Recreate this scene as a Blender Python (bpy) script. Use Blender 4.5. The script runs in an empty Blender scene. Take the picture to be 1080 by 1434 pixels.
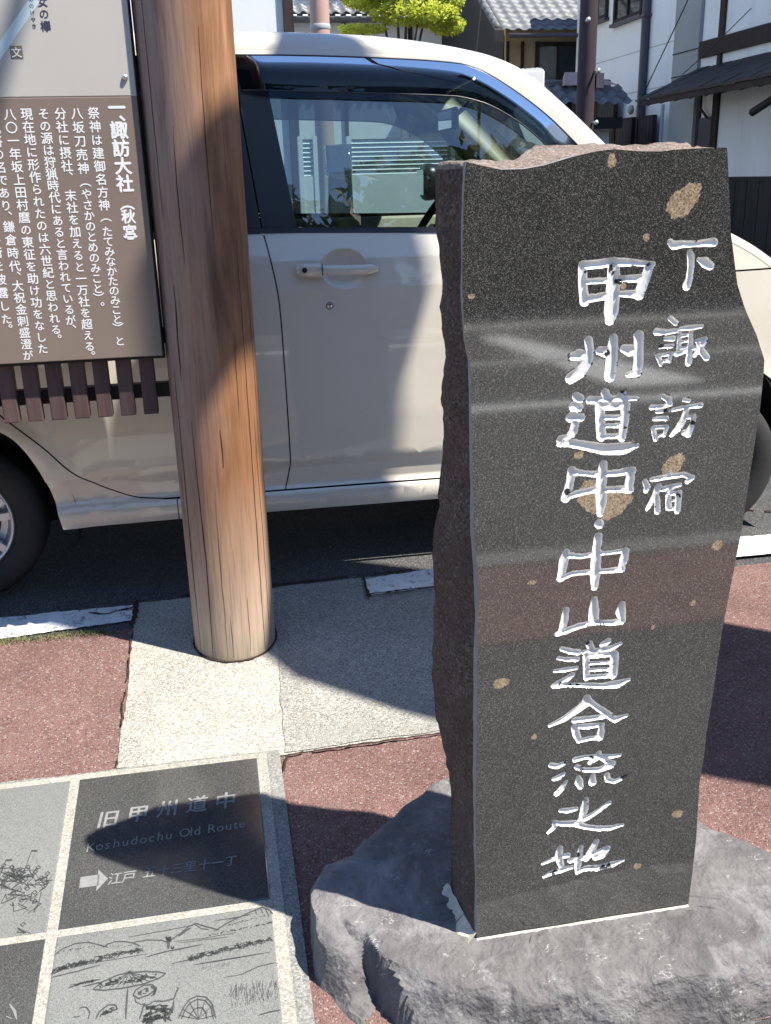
import bpy, bmesh, math, random
import numpy as np
from mathutils import Vector, Matrix, noise
random.seed(7)
R = math.radians
scn = bpy.context.scene
COL = scn.collection
PI = math.pi

# ------------------------------------------------------------------ camera
cam_d = bpy.data.cameras.new('camera')
cam = bpy.data.objects.new('camera', cam_d); COL.objects.link(cam)
cam_d.sensor_fit = 'HORIZONTAL'; cam_d.sensor_width = 36.0; cam_d.lens = 45.0
cam_d.clip_start = 0.05; cam_d.clip_end = 600.0
_p, _y, _r = R(19.16), R(9.9), R(1.5)
fw = Vector((math.sin(_y)*math.cos(_p), math.cos(_y)*math.cos(_p), -math.sin(_p)))
r0 = Vector((math.cos(_y), -math.sin(_y), 0.0)); d0 = fw.cross(r0)
rt = r0*math.cos(_r) + d0*math.sin(_r); up = -(d0*math.cos(_r) - r0*math.sin(_r))
cam.matrix_world = Matrix(((rt.x, up.x, -fw.x, 0.0), (rt.y, up.y, -fw.y, 0.0), (rt.z, up.z, -fw.z, 1.18), (0, 0, 0, 1)))
scn.camera = cam

# ------------------------------------------------------------------ sky, sun, exposure
SUNV = Vector((0.6725, -0.4200, 1.311)).normalized()
w = bpy.data.worlds.new('World'); scn.world = w; w.use_nodes = True
wn = w.node_tree; wn.nodes.clear()
sky = wn.nodes.new('ShaderNodeTexSky'); sky.sky_type = 'NISHITA'; sky.sun_disc = False
sky.sun_elevation = math.asin(SUNV.z); sky.sun_rotation = math.atan2(SUNV.x, SUNV.y)
sky.air_density = 1.0; sky.dust_density = 0.0; sky.ozone_density = 4.0; sky.altitude = 760
bg = wn.nodes.new('ShaderNodeBackground'); bg.inputs['Strength'].default_value = 0.115
wo = wn.nodes.new('ShaderNodeOutputWorld')
wn.links.new(sky.outputs[0], bg.inputs[0]); wn.links.new(bg.outputs[0], wo.inputs[0])
sun_d = bpy.data.lights.new('sun', 'SUN'); sun_d.energy = 5.0; sun_d.angle = R(0.53); sun_d.color = (1.0, 0.945, 0.86)
sun = bpy.data.objects.new('sun', sun_d); COL.objects.link(sun)
sun.rotation_euler = (-SUNV).to_track_quat('-Z', 'Y').to_euler(); sun.location = (6, -4, 12)
scn.view_settings.view_transform = 'Standard'; scn.view_settings.look = 'None'
scn.view_settings.exposure = 1.08; scn.view_settings.gamma = 1.0
scn.render.film_transparent = False
scn.cycles.max_bounces = 8; scn.cycles.transparent_max_bounces = 16
scn.cycles.caustics_reflective = False; scn.cycles.caustics_refractive = False
scn.cycles.sample_clamp_indirect = 6.0

# ------------------------------------------------------------------ helpers
def link(o, parent=None):
    COL.objects.link(o)
    if parent is not None:
        o.parent = parent
        if parent.type == 'EMPTY': o.matrix_parent_inverse = Matrix.Translation(-parent.location)
    return o
def tag(o, label=None, cat=None, group=None, kind=None):
    if label: o['label'] = label
    if cat: o['category'] = cat
    if group: o['group'] = group
    if kind: o['kind'] = kind
    return o
def thing(name, loc, label, cat, group=None):
    o = bpy.data.objects.new(name, None); o.location = loc; o.empty_display_size = 0.2
    COL.objects.link(o); return tag(o, label, cat, group)
def mobj(name, verts, faces, mats, parent=None, smooth=False, mi=None, normals=None):
    me = bpy.data.meshes.new(name)
    me.from_pydata([tuple(v) for v in verts], [], faces); 
    if not isinstance(mats, (list, tuple)): mats = [mats]
    for m in mats: me.materials.append(m)
    if mi is not None: me.polygons.foreach_set('material_index', mi)
    if smooth: me.polygons.foreach_set('use_smooth', [True]*len(me.polygons))
    me.update()
    if normals is not None: me.normals_split_custom_set_from_vertices(normals)
    o = bpy.data.objects.new(name, me)
    return link(o, parent)
class MB:
    'collects shapes into one mesh (world coordinates)'
    def __init__(s): s.v = []; s.f = []; s.m = []
    def add(s, vs, fs, m=0):
        b = len(s.v); s.v += [tuple(v) for v in vs]; s.f += [tuple(i+b for i in f) for f in fs]; s.m += [m]*len(fs)
    def box(s, x0, x1, y0, y1, z0, z1, m=0, bev=0.0):
        if bev <= 0:
            vs = [(x, y, z) for z in (z0, z1) for y in (y0, y1) for x in (x0, x1)]
            s.add(vs, [(0,2,3,1),(4,5,7,6),(0,1,5,4),(2,6,7,3),(0,4,6,2),(1,3,7,5)], m)
        else:
            bm = bmesh.new(); bmesh.ops.create_cube(bm, size=1.0)
            for v in bm.verts: v.co = Vector(((x0+x1)/2+v.co.x*(x1-x0), (y0+y1)/2+v.co.y*(y1-y0), (z0+z1)/2+v.co.z*(z1-z0)))
            bmesh.ops.bevel(bm, geom=bm.edges[:], offset=bev, segments=2, affect='EDGES', profile=0.5)
            s.bm(bm, m)
    def bm(s, bm, m=0):
        bm.verts.ensure_lookup_table()
        s.add([v.co.copy() for v in bm.verts], [[v.index for v in f.verts] for f in bm.faces], m); bm.free()
    def obox(s, c, ax, ay, az, m=0):
        'oriented box: centre and three half-axis vectors'
        c = Vector(c); ax = Vector(ax); ay = Vector(ay); az = Vector(az)
        vs = [c+ax*i+ay*j+az*k for k in (-1,1) for j in (-1,1) for i in (-1,1)]
        s.add(vs, [(0,2,3,1),(4,5,7,6),(0,1,5,4),(2,6,7,3),(0,4,6,2),(1,3,7,5)], m)
    def tube(s, pts, r, n=10, m=0, cap=True):
        pts = [Vector(p) for p in pts]; rs = r if isinstance(r, (list, tuple)) else [r]*len(pts)
        vs = []; fs = []
        prev = None
        for i, p in enumerate(pts):
            d = (pts[min(i+1, len(pts)-1)] - pts[max(i-1, 0)]).normalized()
            a = Vector((0, 0, 1)) if abs(d.z) < 0.9 else Vector((1, 0, 0))
            if prev is not None: a = prev
            u = (a - d*a.dot(d)).normalized(); v = d.cross(u); prev = u
            for k in range(n):
                t = 2*PI*k/n; vs.append(p + (u*math.cos(t) + v*math.sin(t))*rs[i])
        for i in range(len(pts)-1):
            for k in range(n):
                a = i*n+k; b = i*n+(k+1) % n; fs.append((a, b, b+n, a+n))
        if cap:
            fs.append(tuple(range(n-1, -1, -1))); fs.append(tuple(range((len(pts)-1)*n, len(pts)*n)))
        s.add(vs, fs, m)
    def lathe(s, c, axis, prof, n=32, m=0, u=None):
        'prof: (radius, distance along the axis)'
        c = Vector(c); ax = Vector(axis).normalized()
        a = Vector(u) if u else (Vector((0,0,1)) if abs(ax.z) < 0.9 else Vector((1,0,0)))
        u = (a - ax*a.dot(ax)).normalized(); v = ax.cross(u)
        vs = []; fs = []
        for r, h in prof:
            for k in range(n):
                t = 2*PI*k/n; vs.append(c + ax*h + (u*math.cos(t)+v*math.sin(t))*max(r, 1e-4))
        for i in range(len(prof)-1):
            for k in range(n):
                a = i*n+k; b = i*n+(k+1) % n; fs.append((a, b, b+n, a+n))
        s.add(vs, fs, m)
    def quad(s, a, b, c, d, m=0): s.add([a, b, c, d], [(0, 1, 2, 3)], m)
    def build(s, name, mats, parent=None, smooth=False, auto=None):
        o = mobj(name, s.v, s.f, mats, parent, smooth, s.m)
        if auto is not None:
            o.data.polygons.foreach_set('use_smooth', [True]*len(o.data.polygons))
            o.data.set_sharp_from_angle(angle=R(auto))
        return o

# ------------------------------------------------------------------ materials
def mat(name):
    m = bpy.data.materials.new(name); m.use_nodes = True
    nt = m.node_tree; b = nt.nodes['Principled BSDF']
    return m, nt, b
def N(nt, t, **kw):
    n = nt.nodes.new('ShaderNode'+t)
    for k, v in kw.items():
        if k in n.inputs.keys(): n.inputs[k].default_value = v
        else: setattr(n, k, v)
    return n
def coords(nt, scale=(1, 1, 1), rot=(0, 0, 0)):
    tc = N(nt, 'TexCoord'); mp = N(nt, 'Mapping')
    mp.inputs['Scale'].default_value = scale; mp.inputs['Rotation'].default_value = rot
    nt.links.new(tc.outputs['Object'], mp.inputs['Vector']); return mp.outputs['Vector']
def noi(nt, vec, scale, detail=4, rough=0.55, dist=0.0):
    n = N(nt, 'TexNoise'); n.inputs['Scale'].default_value = scale; n.inputs['Detail'].default_value = detail
    n.inputs['Roughness'].default_value = rough; n.inputs['Distortion'].default_value = dist
    nt.links.new(vec, n.inputs['Vector']); return n.outputs['Fac']
def vor(nt, vec, scale, feature='F1', out='Color'):
    n = N(nt, 'TexVoronoi', feature=feature); n.inputs['Scale'].default_value = scale
    nt.links.new(vec, n.inputs['Vector']); return n.outputs[out]
def ramp(nt, fac, stops):
    r = N(nt, 'ValToRGB'); e = r.color_ramp.elements
    while len(e) < len(stops): e.new(0.5)
    for i, (p, c) in enumerate(stops):
        e[i].position = p; e[i].color = (*c, 1) if len(c) == 3 else c
    nt.links.new(fac, r.inputs['Fac']); return r.outputs['Color']
def g(v): return (v, v, v)
def mix(nt, fac, a, b, mode='MIX'):
    n = N(nt, 'Mix', data_type='RGBA', blend_type=mode)
    for sock, val in ((n.inputs[0], fac), (n.inputs[6], a), (n.inputs[7], b)):
        if isinstance(val, (int, float)): sock.default_value = val
        elif isinstance(val, tuple): sock.default_value = (*val, 1) if len(val) == 3 else val
        else: nt.links.new(val, sock)
    return n.outputs[2]
def bump(nt, b, h, strength=0.3, dist=0.01):
    n = N(nt, 'Bump'); n.inputs['Strength'].default_value = strength; n.inputs['Distance'].default_value = dist
    nt.links.new(h, n.inputs['Height']); nt.links.new(n.outputs[0], b.inputs['Normal'])
def setc(nt, b, c): nt.links.new(c, b.inputs['Base Color'])
def simple(name, col, rough=0.6, metal=0.0, var=0.12, scale=6.0, bmp=0.0, spec=0.5, bscale=None, coat=0.0):
    m, nt, b = mat(name)
    v = coords(nt)
    f = noi(nt, v, scale, 5)
    lo = tuple(max(0, c*(1-var*1.6)) for c in col); hi = tuple(min(1, c*(1+var*1.6)) for c in col)
    setc(nt, b, ramp(nt, f, [(0.25, lo), (0.75, hi)]))
    b.inputs['Roughness'].default_value = rough; b.inputs['Metallic'].default_value = metal
    b.inputs['Specular IOR Level'].default_value = spec
    if coat: b.inputs['Coat Weight'].default_value = coat; b.inputs['Coat Roughness'].default_value = 0.03
    if bmp: bump(nt, b, noi(nt, v, bscale or scale*12, 6), bmp, 0.01)
    return m
def math_n(nt, op, a, b=None):
    n = N(nt, 'Math', operation=op)
    for i, val in enumerate((a, b)):
        if val is None: continue
        if isinstance(val, (int, float)): n.inputs[i].default_value = val
        else: nt.links.new(val, n.inputs[i])
    return n.outputs[0]

M = {}
def aggregate(name, base, pale, dark, speck, amount, rough=0.9, bs=0.8, large=2.0, lv=0.18, stain=None):
    'asphalt, coloured asphalt or worn concrete: stones in a binder'
    m, nt, b = mat(name); v = coords(nt)
    cell = vor(nt, v, speck, 'F1', 'Color'); dist = vor(nt, v, speck, 'F1', 'Distance')
    sep = N(nt, 'SeparateColor'); nt.links.new(cell, sep.inputs[0])
    stone = ramp(nt, sep.outputs[0], [(0.0, dark), (0.45, base), (1.0-amount, base), (1.0-amount*0.45, pale)])
    big = noi(nt, v, large, 6, 0.65)
    c = mix(nt, 1.0, stone, ramp(nt, big, [(0.25, g(1-lv*2)), (0.75, g(1.0))]), 'MULTIPLY')
    fine = noi(nt, v, speck*2.4, 3, 0.7)
    c = mix(nt, 0.5, c, ramp(nt, fine, [(0.3, g(0.55)), (0.7, g(1.0))]), 'MULTIPLY')
    if stain:
        st = ramp(nt, noi(nt, v, 5.0, 8, 0.75, 0.6), [(0.55, (0, 0, 0)), (0.72, (1, 1, 1))])
        c = mix(nt, st, c, stain)
    setc(nt, b, c); b.inputs['Roughness'].default_value = rough
    b.inputs['Specular IOR Level'].default_value = 0.3
    h = math_n(nt, 'ADD', math_n(nt, 'MULTIPLY', dist, -1.0), math_n(nt, 'MULTIPLY', fine, 0.35))
    bump(nt, b, h, bs, 0.004)
    return m
M['asphalt'] = aggregate('asphalt', (0.115, 0.113, 0.11), (0.27, 0.26, 0.25), (0.055, 0.055, 0.056), 300, 0.14)
M['red_asphalt'] = aggregate('red_asphalt', (0.285, 0.165, 0.142), (0.44, 0.36, 0.33), (0.15, 0.08, 0.07), 300, 0.10, large=5.0, lv=0.22, stain=(0.17, 0.115, 0.10))
M['concrete'] = aggregate('concrete', (0.52, 0.49, 0.425), (0.68, 0.65, 0.585), (0.28, 0.265, 0.225), 300, 0.3, bs=0.7, large=3.4, lv=0.17, stain=(0.37, 0.35, 0.30))
M['slab'] = aggregate('slab_concrete', (0.28, 0.277, 0.257), (0.38, 0.372, 0.342), (0.17, 0.166, 0.155), 300, 0.25, bs=0.35, large=5.0, lv=0.12)
M['grout'] = aggregate('grout', (0.42, 0.395, 0.335), (0.52, 0.49, 0.43), (0.28, 0.26, 0.225), 330, 0.25, bs=0.35, large=9.0, lv=0.12)
def paint_mat():
    m, nt, b = mat('road_paint'); v = coords(nt)
    wear = ramp(nt, noi(nt, v, 34, 10, 0.85, 0.4), [(0.53, (0, 0, 0)), (0.60, (1, 1, 1))])
    c = mix(nt, wear, ramp(nt, noi(nt, v, 9, 6), [(0.3, (0.60, 0.60, 0.59)), (0.7, (0.80, 0.80, 0.78))]), (0.16, 0.155, 0.15))
    setc(nt, b, c); b.inputs['Roughness'].default_value = 0.75
    bump(nt, b, noi(nt, v, 260, 4), 0.5, 0.003); return m
M['paint'] = paint_mat()

def granite(name, base, light, speck, rough, spec, big=(0.8, 1.1), amount=0.2, bmp=0.0, brown=None):
    m, nt, b = mat(name); v = coords(nt)
    def cells(scale):
        sep = N(nt, 'SeparateColor'); nt.links.new(vor(nt, v, scale, 'F1', 'Color'), sep.inputs[0]); return sep.outputs
    a = cells(speck); c2 = cells(speck*0.55)
    lo = tuple(x*0.45 for x in base); mid = tuple((x+y)*0.4 for x, y in zip(base, light))
    c = ramp(nt, a[0], [(0.0, lo), (0.5, base), (1-amount, mid), (1-amount*0.35, light)])
    c = mix(nt, ramp(nt, c2[1], [(0.92, g(0)), (0.96, g(0.9))]), c, tuple(x*0.9 for x in light))
    c = mix(nt, 1.0, c, ramp(nt, noi(nt, v, 3.0, 5), [(0.3, g(big[0])), (0.7, g(min(1, big[1])))]), 'MULTIPLY')
    if brown: c = mix(nt, ramp(nt, noi(nt, v, 14, 6, 0.7), [(0.35, g(0)), (0.65, g(0.75))]), c, brown)
    setc(nt, b, c); b.inputs['Roughness'].default_value = rough; b.inputs['Specular IOR Level'].default_value = spec
    if bmp:
        h = math_n(nt, 'ADD', noi(nt, v, 160, 8, 0.75), math_n(nt, 'MULTIPLY', noi(nt, v, 24, 6, 0.7), 1.6)); bump(nt, b, h, bmp, 0.012)
    return m
M['granite'] = granite('polished_granite', (0.040, 0.040, 0.0395), (0.22, 0.21, 0.185), 1250, 0.05, 1.0, amount=0.12)
M['granite'].node_tree.nodes['Principled BSDF'].inputs['IOR'].default_value = 1.82
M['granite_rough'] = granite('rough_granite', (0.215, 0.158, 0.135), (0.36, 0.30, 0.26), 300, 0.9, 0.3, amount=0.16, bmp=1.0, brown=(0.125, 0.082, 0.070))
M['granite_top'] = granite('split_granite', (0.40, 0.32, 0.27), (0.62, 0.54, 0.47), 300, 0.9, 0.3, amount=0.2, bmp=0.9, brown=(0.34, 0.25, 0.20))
M['granite_bevel'] = simple('honed_bevel', (0.26, 0.255, 0.25), 0.55, var=0.1, scale=60)
M['inclusion'] = granite('tan_inclusion', (0.40, 0.295, 0.185), (0.55, 0.43, 0.29), 480, 0.18, 0.7, amount=0.3, big=(0.75, 1.0))
M['tile_dark'] = granite('dark_tile', (0.066, 0.068, 0.066), (0.12, 0.12, 0.112), 900, 0.10, 0.8, amount=0.2)
M['tile_grey'] = granite('grey_tile', (0.205, 0.212, 0.20), (0.25, 0.25, 0.235), 900, 0.5, 0.35, amount=0.2)
M['etch'] = simple('etched_line', (0.045, 0.047, 0.046), 0.6, var=0.1, scale=90)
M['etch_pale'] = simple('sandblasted_letters', (0.195, 0.195, 0.19), 0.8, var=0.12, scale=120)
def silver_mat():
    m, nt, b = mat('silver_white_paint'); v = coords(nt)
    w1 = ramp(nt, noi(nt, v, 38, 3, 0.5), [(0.335, g(1)), (0.355, g(0))])
    w2 = ramp(nt, noi(nt, v, 150, 4, 0.6), [(0.29, g(1)), (0.33, g(0))])
    patchy = mix(nt, 0.25, w1, w2, 'SCREEN')  # dark patches put into the stroke colour, standing in for dark reflections
    c = mix(nt, patchy, ramp(nt, noi(nt, v, 60, 4), [(0.3, (0.84, 0.825, 0.78)), (0.7, (0.93, 0.915, 0.87))]), (0.03, 0.03, 0.032))
    setc(nt, b, c); b.inputs['Roughness'].default_value = 0.20; b.inputs['Metallic'].default_value = 0.12
    b.inputs['Specular IOR Level'].default_value = 0.8; return m
M['silver'] = silver_mat()
M['mortar'] = simple('mortar', (0.60, 0.56, 0.45), 0.9, var=0.12, scale=40, bmp=0.4)

def rock_mat():
    m, nt, b = mat('base_rock'); v = coords(nt)
    n1 = noi(nt, v, 5.5, 10, 0.68, 0.5)
    c = ramp(nt, n1, [(0.28, (0.058, 0.056, 0.058)), (0.46, (0.118, 0.111, 0.110)), (0.62, (0.165, 0.156, 0.152)), (0.8, (0.23, 0.222, 0.216))])
    ve = ramp(nt, noi(nt, v, 17, 12, 0.8, 1.2), [(0.62, g(0)), (0.78, g(0.5))])
    c = mix(nt, ve, c, (0.36, 0.355, 0.35))
    ln_ = math_n(nt, 'ABSOLUTE', math_n(nt, 'SUBTRACT', noi(nt, coords(nt, (1, 2.6, 1), (0, 0, 0.6)), 21.0, 4, 0.6, 0.8), 0.5))
    st_ = mix(nt, 1.0, ramp(nt, ln_, [(0.004, g(0.8)), (0.014, g(0))]), ramp(nt, noi(nt, v, 16, 5, 0.7), [(0.56, g(0)), (0.63, g(1))]), 'MULTIPLY')
    c = mix(nt, st_, c, (0.50, 0.495, 0.485))
    pale = ramp(nt, noi(nt, v, 7.5, 9, 0.72, 0.8), [(0.50, g(0)), (0.66, g(0.7))])
    c = mix(nt, pale, c, (0.27, 0.264, 0.262))
    dk = ramp(nt, noi(nt, v, 42, 8, 0.75), [(0.30, g(0.75)), (0.42, g(0))])
    c = mix(nt, dk, c, (0.075, 0.07, 0.072))
    setc(nt, b, c); b.inputs['Roughness'].default_value = 0.82
    h = math_n(nt, 'ADD', noi(nt, v, 13, 12, 0.62, 0.2), math_n(nt, 'MULTIPLY', noi(nt, v, 170, 3, 0.6), 0.05))
    wv_ = N(nt, 'VectorMath', operation='ADD'); nz_ = N(nt, 'TexNoise'); nz_.inputs['Scale'].default_value = 30; nt.links.new(v, nz_.inputs['Vector'])
    sc_ = N(nt, 'VectorMath', operation='SCALE'); sc_.inputs['Scale'].default_value = 0.03; nt.links.new(nz_.outputs['Color'], sc_.inputs[0])
    nt.links.new(v, wv_.inputs[0]); nt.links.new(sc_.outputs[0], wv_.inputs[1])
    h = math_n(nt, 'ADD', h, math_n(nt, 'MULTIPLY', vor(nt, wv_.outputs[0], 34, 'F1', 'Distance'), 0.22))
    h = math_n(nt, 'ADD', h, math_n(nt, 'MULTIPLY', vor(nt, wv_.outputs[0], 110, 'F1', 'Distance'), 0.07))
    bump(nt, b, h, 0.65, 0.03); return m
M['rock'] = rock_mat()

def wood_mat(name, stops, cracks=True, rough=0.7, grey=None, zs=1.0, dark=(0.02, 0.012, 0.008)):
    m, nt, b = mat(name)
    v = coords(nt, (9, 9, 0.75*zs)); vf = coords(nt, (70, 70, 2.4*zs)); vc = coords(nt, (17, 17, 0.35*zs)); vb = coords(nt, (3.2, 3.2, 1.1*zs))
    f = noi(nt, v, 1.0, 8, 0.65, 0.6)
    c = ramp(nt, f, stops)
    c = mix(nt, 0.55, c, ramp(nt, noi(nt, vf, 1.0, 4, 0.6), [(0.3, g(0.55)), (0.65, g(1.0))]), 'MULTIPLY')
    if grey:
        c = mix(nt, ramp(nt, noi(nt, vb, 1.0, 5, 0.6), [(0.42, g(0)), (0.68, g(0.75))]), c, grey)
    hh = noi(nt, vf, 1.0, 4, 0.6)
    if cracks:
        n = noi(nt, vc, 1.0, 2, 0.4)
        ln = math_n(nt, 'ABSOLUTE', math_n(nt, 'SUBTRACT', n, 0.52))
        gate = ramp(nt, noi(nt, vb, 1.7, 2), [(0.38, g(1)), (0.5, g(0))])
        line = ramp(nt, ln, [(0.004, g(1)), (0.011, g(0))])
        k = mix(nt, 1.0, line, gate, 'MULTIPLY')
        c = mix(nt, k, c, dark)
        hh = math_n(nt, 'SUBTRACT', hh, math_n(nt, 'MULTIPLY', k, 2.0))
    setc(nt, b, c); b.inputs['Roughness'].default_value = rough; b.inputs['Specular IOR Level'].default_value = 0.3
    bump(nt, b, hh, 0.35, 0.004); return m
M['dark_wood'] = wood_mat('stained_slat_wood', [(0.25, (0.05, 0.030, 0.029)), (0.5, (0.092, 0.058, 0.055)), (0.8, (0.165, 0.110, 0.102))], False, 0.65)
M['black_wood'] = wood_mat('black_timber', [(0.25, (0.018, 0.012, 0.012)), (0.7, (0.055, 0.036, 0.033))], False, 0.75)
M['pole_wood'] = wood_mat('purple_brown_pole', [(0.25, (0.035, 0.025, 0.031)), (0.7, (0.07, 0.05, 0.058))], False, 0.7)
M['fence_wood'] = wood_mat('black_fence', [(0.25, (0.012, 0.012, 0.014)), (0.7, (0.035, 0.033, 0.036))], False, 0.6)

def post_mat():
    'weathered round log: orange heart, grey-brown weathered zones, long drying cracks; bleached foot'
    m, nt, b = mat('weathered_log')
    v = coords(nt, (8, 8, 1.3)); vf = coords(nt, (75, 75, 3.4)); vb = coords(nt, (7, 7, 1.0)); vp = coords(nt, (11, 11, 1.6))
    c = ramp(nt, noi(nt, v, 1.0, 7, 0.6, 0.5), [(0.24, (0.17, 0.075, 0.036)), (0.44, (0.31, 0.148, 0.070)), (0.58, (0.41, 0.215, 0.110)), (0.8, (0.46, 0.295, 0.19))])
    sx = N(nt, 'SeparateXYZ'); tc = N(nt, 'TexCoord'); nt.links.new(tc.outputs['Object'], sx.inputs[0])
    wz = math_n(nt, 'ADD', math_n(nt, 'MULTIPLY', sx.outputs['X'], -3.2), math_n(nt, 'MULTIPLY', sx.outputs['Z'], 0.16))
    wz = math_n(nt, 'ADD', wz, math_n(nt, 'MULTIPLY', noi(nt, vb, 1.0, 5, 0.6), 1.0))
    c = mix(nt, ramp(nt, wz, [(0.58, g(0)), (0.98, g(0.85))]), c, (0.29, 0.225, 0.205))      # weathered, greyed flank
    pt = ramp(nt, noi(nt, vp, 1.0, 5, 0.6, 0.5), [(0.55, g(0)), (0.72, g(0.8))])
    c = mix(nt, pt, c, (0.12, 0.055, 0.028))
    foot = math_n(nt, 'ADD', sx.outputs['Z'], math_n(nt, 'MULTIPLY', noi(nt, v, 1.0, 4), 0.30))
    c = mix(nt, ramp(nt, foot, [(0.12, g(0.9)), (0.60, g(0))]), c, (0.56, 0.44, 0.34))
    c = mix(nt, ramp(nt, math_n(nt, 'ADD', sx.outputs['Z'], math_n(nt, 'MULTIPLY', noi(nt, vf, 1.0, 3), 0.06)), [(0.0, g(0.5)), (0.08, g(0))]), c, (0.22, 0.20, 0.13))
    gr = noi(nt, vf, 1.0, 5, 0.62); g2 = noi(nt, coords(nt, (210, 210, 7)), 1.0, 3, 0.6)
    c = mix(nt, 0.40, c, ramp(nt, gr, [(0.3, g(0.5)), (0.6, g(1.0))]), 'MULTIPLY')
    c = mix(nt, 0.45, c, ramp(nt, g2, [(0.34, g(0.5)), (0.48, g(1.0))]), 'MULTIPLY')
    setc(nt, b, c); b.inputs['Roughness'].default_value = 0.6; b.inputs['Specular IOR Level'].default_value = 0.35
    bump(nt, b, gr, 0.25, 0.003); return m
M['post'] = post_mat()
M['crack'] = simple('crack_dark', (0.035, 0.018, 0.010), 0.95, var=0.1)

def car_paint():
    m, nt, b = mat('beige_pearl_paint')
    b.inputs['Base Color'].default_value = (0.60, 0.55, 0.465, 1); b.inputs['Roughness'].default_value = 0.38
    b.inputs['Metallic'].default_value = 0.08
    b.inputs['Coat Weight'].default_value = 1.0; b.inputs['Coat Roughness'].default_value = 0.03; b.inputs['Coat IOR'].default_value = 1.6
    v = coords(nt); f = noi(nt, v, 900, 2)
    c = ramp(nt, f, [(0.3, (0.71, 0.66, 0.55)), (0.7, (0.76, 0.705, 0.59))])
    dirt = ramp(nt, noi(nt, v, 3.5, 8, 0.7), [(0.5, g(0)), (0.8, g(0.18))])
    c = mix(nt, dirt, c, (0.36, 0.32, 0.27))
    gm = N(nt, 'NewGeometry'); c = mix(nt, gm.outputs['Backfacing'], c, (0.05, 0.048, 0.045)); setc(nt, b, c)   # unpainted inner side of the sheet metal
    return m
M['car'] = car_paint()
M['car_black'] = simple('car_black_film', (0.012, 0.013, 0.016), 0.32, var=0.05, spec=0.6)
M['rubber'] = simple('tyre_rubber', (0.022, 0.022, 0.023), 0.8, var=0.15, scale=20, bmp=0.2)
M['dark_trim'] = simple('underbody_dark', (0.012, 0.012, 0.013), 0.8, var=0.1)
M['alloy'] = simple('wheel_silver', (0.62, 0.63, 0.65), 0.35, 0.55, var=0.04)
M['chrome'] = simple('chrome', (0.8, 0.8, 0.8), 0.12, 1.0, var=0.02)
M['cabin_beige'] = simple('cabin_plastic', (0.40, 0.38, 0.32), 0.6, var=0.06, scale=30)
M['cabin_dark'] = simple('cabin_dark', (0.022, 0.022, 0.024), 0.7, var=0.15, scale=25)
M['seat_cloth'] = simple('seat_cloth', (0.10, 0.095, 0.09), 0.9, var=0.2, scale=90)
M['mirror'] = simple('mirror_glass', (0.9, 0.9, 0.92), 0.02, 1.0, var=0.0)
def glass_mat(name, tint, refl, ior=1.5, rough=0.0, mindr=0.05):
    'thin window glass: tinted see-through plus mirror-like reflection growing at grazing angles'
    m, nt, b = mat(name); nt.nodes.remove(b)
    tr = N(nt, 'BsdfTransparent'); tr.inputs['Color'].default_value = (*tint, 1)
    gl = N(nt, 'BsdfGlossy'); gl.inputs['Color'].default_value = (1, 1, 1, 1); gl.inputs['Roughness'].default_value = rough
    fr = N(nt, 'Fresnel'); fr.inputs['IOR'].default_value = ior
    k = math_n(nt, 'MULTIPLY', fr.outputs[0], refl)
    k = math_n(nt, 'MINIMUM', k, 0.9)
    mx = N(nt, 'MixShader'); nt.links.new(k, mx.inputs[0]); nt.links.new(tr.outputs[0], mx.inputs[1]); nt.links.new(gl.outputs[0], mx.inputs[2])
    nt.links.new(mx.outputs[0], nt.nodes['Material Output'].inputs['Surface']); return m
M['glass'] = glass_mat('car_window_glass', (0.56, 0.65, 0.62), 2.7, 1.52)
M['glass_far'] = glass_mat('car_far_glass', (0.78, 0.86, 0.83), 1.0, 1.5)
M['glass_tint'] = glass_mat('tinted_far_glass', (0.46, 0.58, 0.62), 1.0, 1.5)
M['glass_dark'] = glass_mat('privacy_glass', (0.05, 0.06, 0.06), 1.6, 1.55)
M['visor'] = glass_mat('smoked_visor', (0.14, 0.16, 0.22), 1.0, 1.42, 0.0)
M['house_glass'] = simple('house_window_glass', (0.035, 0.05, 0.045), 0.05, var=0.3, scale=1.5, spec=1.0)
def stained_wall(name, col, dirt):
    m, nt, b = mat(name); v = coords(nt); vs_ = coords(nt, (2.2, 2.2, 0.22))
    c = ramp(nt, noi(nt, v, 0.9, 6), [(0.3, tuple(x*0.93 for x in col)), (0.7, col)])
    c = mix(nt, ramp(nt, noi(nt, vs_, 1.6, 7, 0.7), [(0.52, g(0)), (0.75, g(0.30))]), c, dirt)
    setc(nt, b, c); b.inputs['Roughness'].default_value = 0.85; bump(nt, b, noi(nt, v, 40, 5), 0.12, 0.01); return m
M['white_wall'] = stained_wall('white_plaster', (0.88, 0.89, 0.91), (0.50, 0.50, 0.48))
M['white_old'] = stained_wall('aged_white_plaster', (0.77, 0.78, 0.78), (0.42, 0.41, 0.38))
M['grey_wall'] = simple('grey_render', (0.36, 0.37, 0.37), 0.9, var=0.08, scale=2.0, bmp=0.15)
M['ochre'] = simple('ochre_plaster', (0.56, 0.39, 0.20), 0.9, var=0.12, scale=1.5, bmp=0.15)
M['tile_roof'] = simple('roof_tile', (0.115, 0.122, 0.13), 0.55, var=0.3, scale=5.0, bmp=0.2)
M['tile_roof_dark'] = simple('dark_roof_tile', (0.12, 0.125, 0.14), 0.5, var=0.2, scale=5.0)
M['metal_dark'] = simple('dark_metal', (0.06, 0.055, 0.07), 0.5, var=0.1)
M['metal_white'] = simple('white_sheet_metal', (0.74, 0.76, 0.73), 0.45, var=0.05, scale=3.0)
M['grey_paint'] = simple('grey_paint', (0.42, 0.42, 0.42), 0.6, var=0.05)
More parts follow.
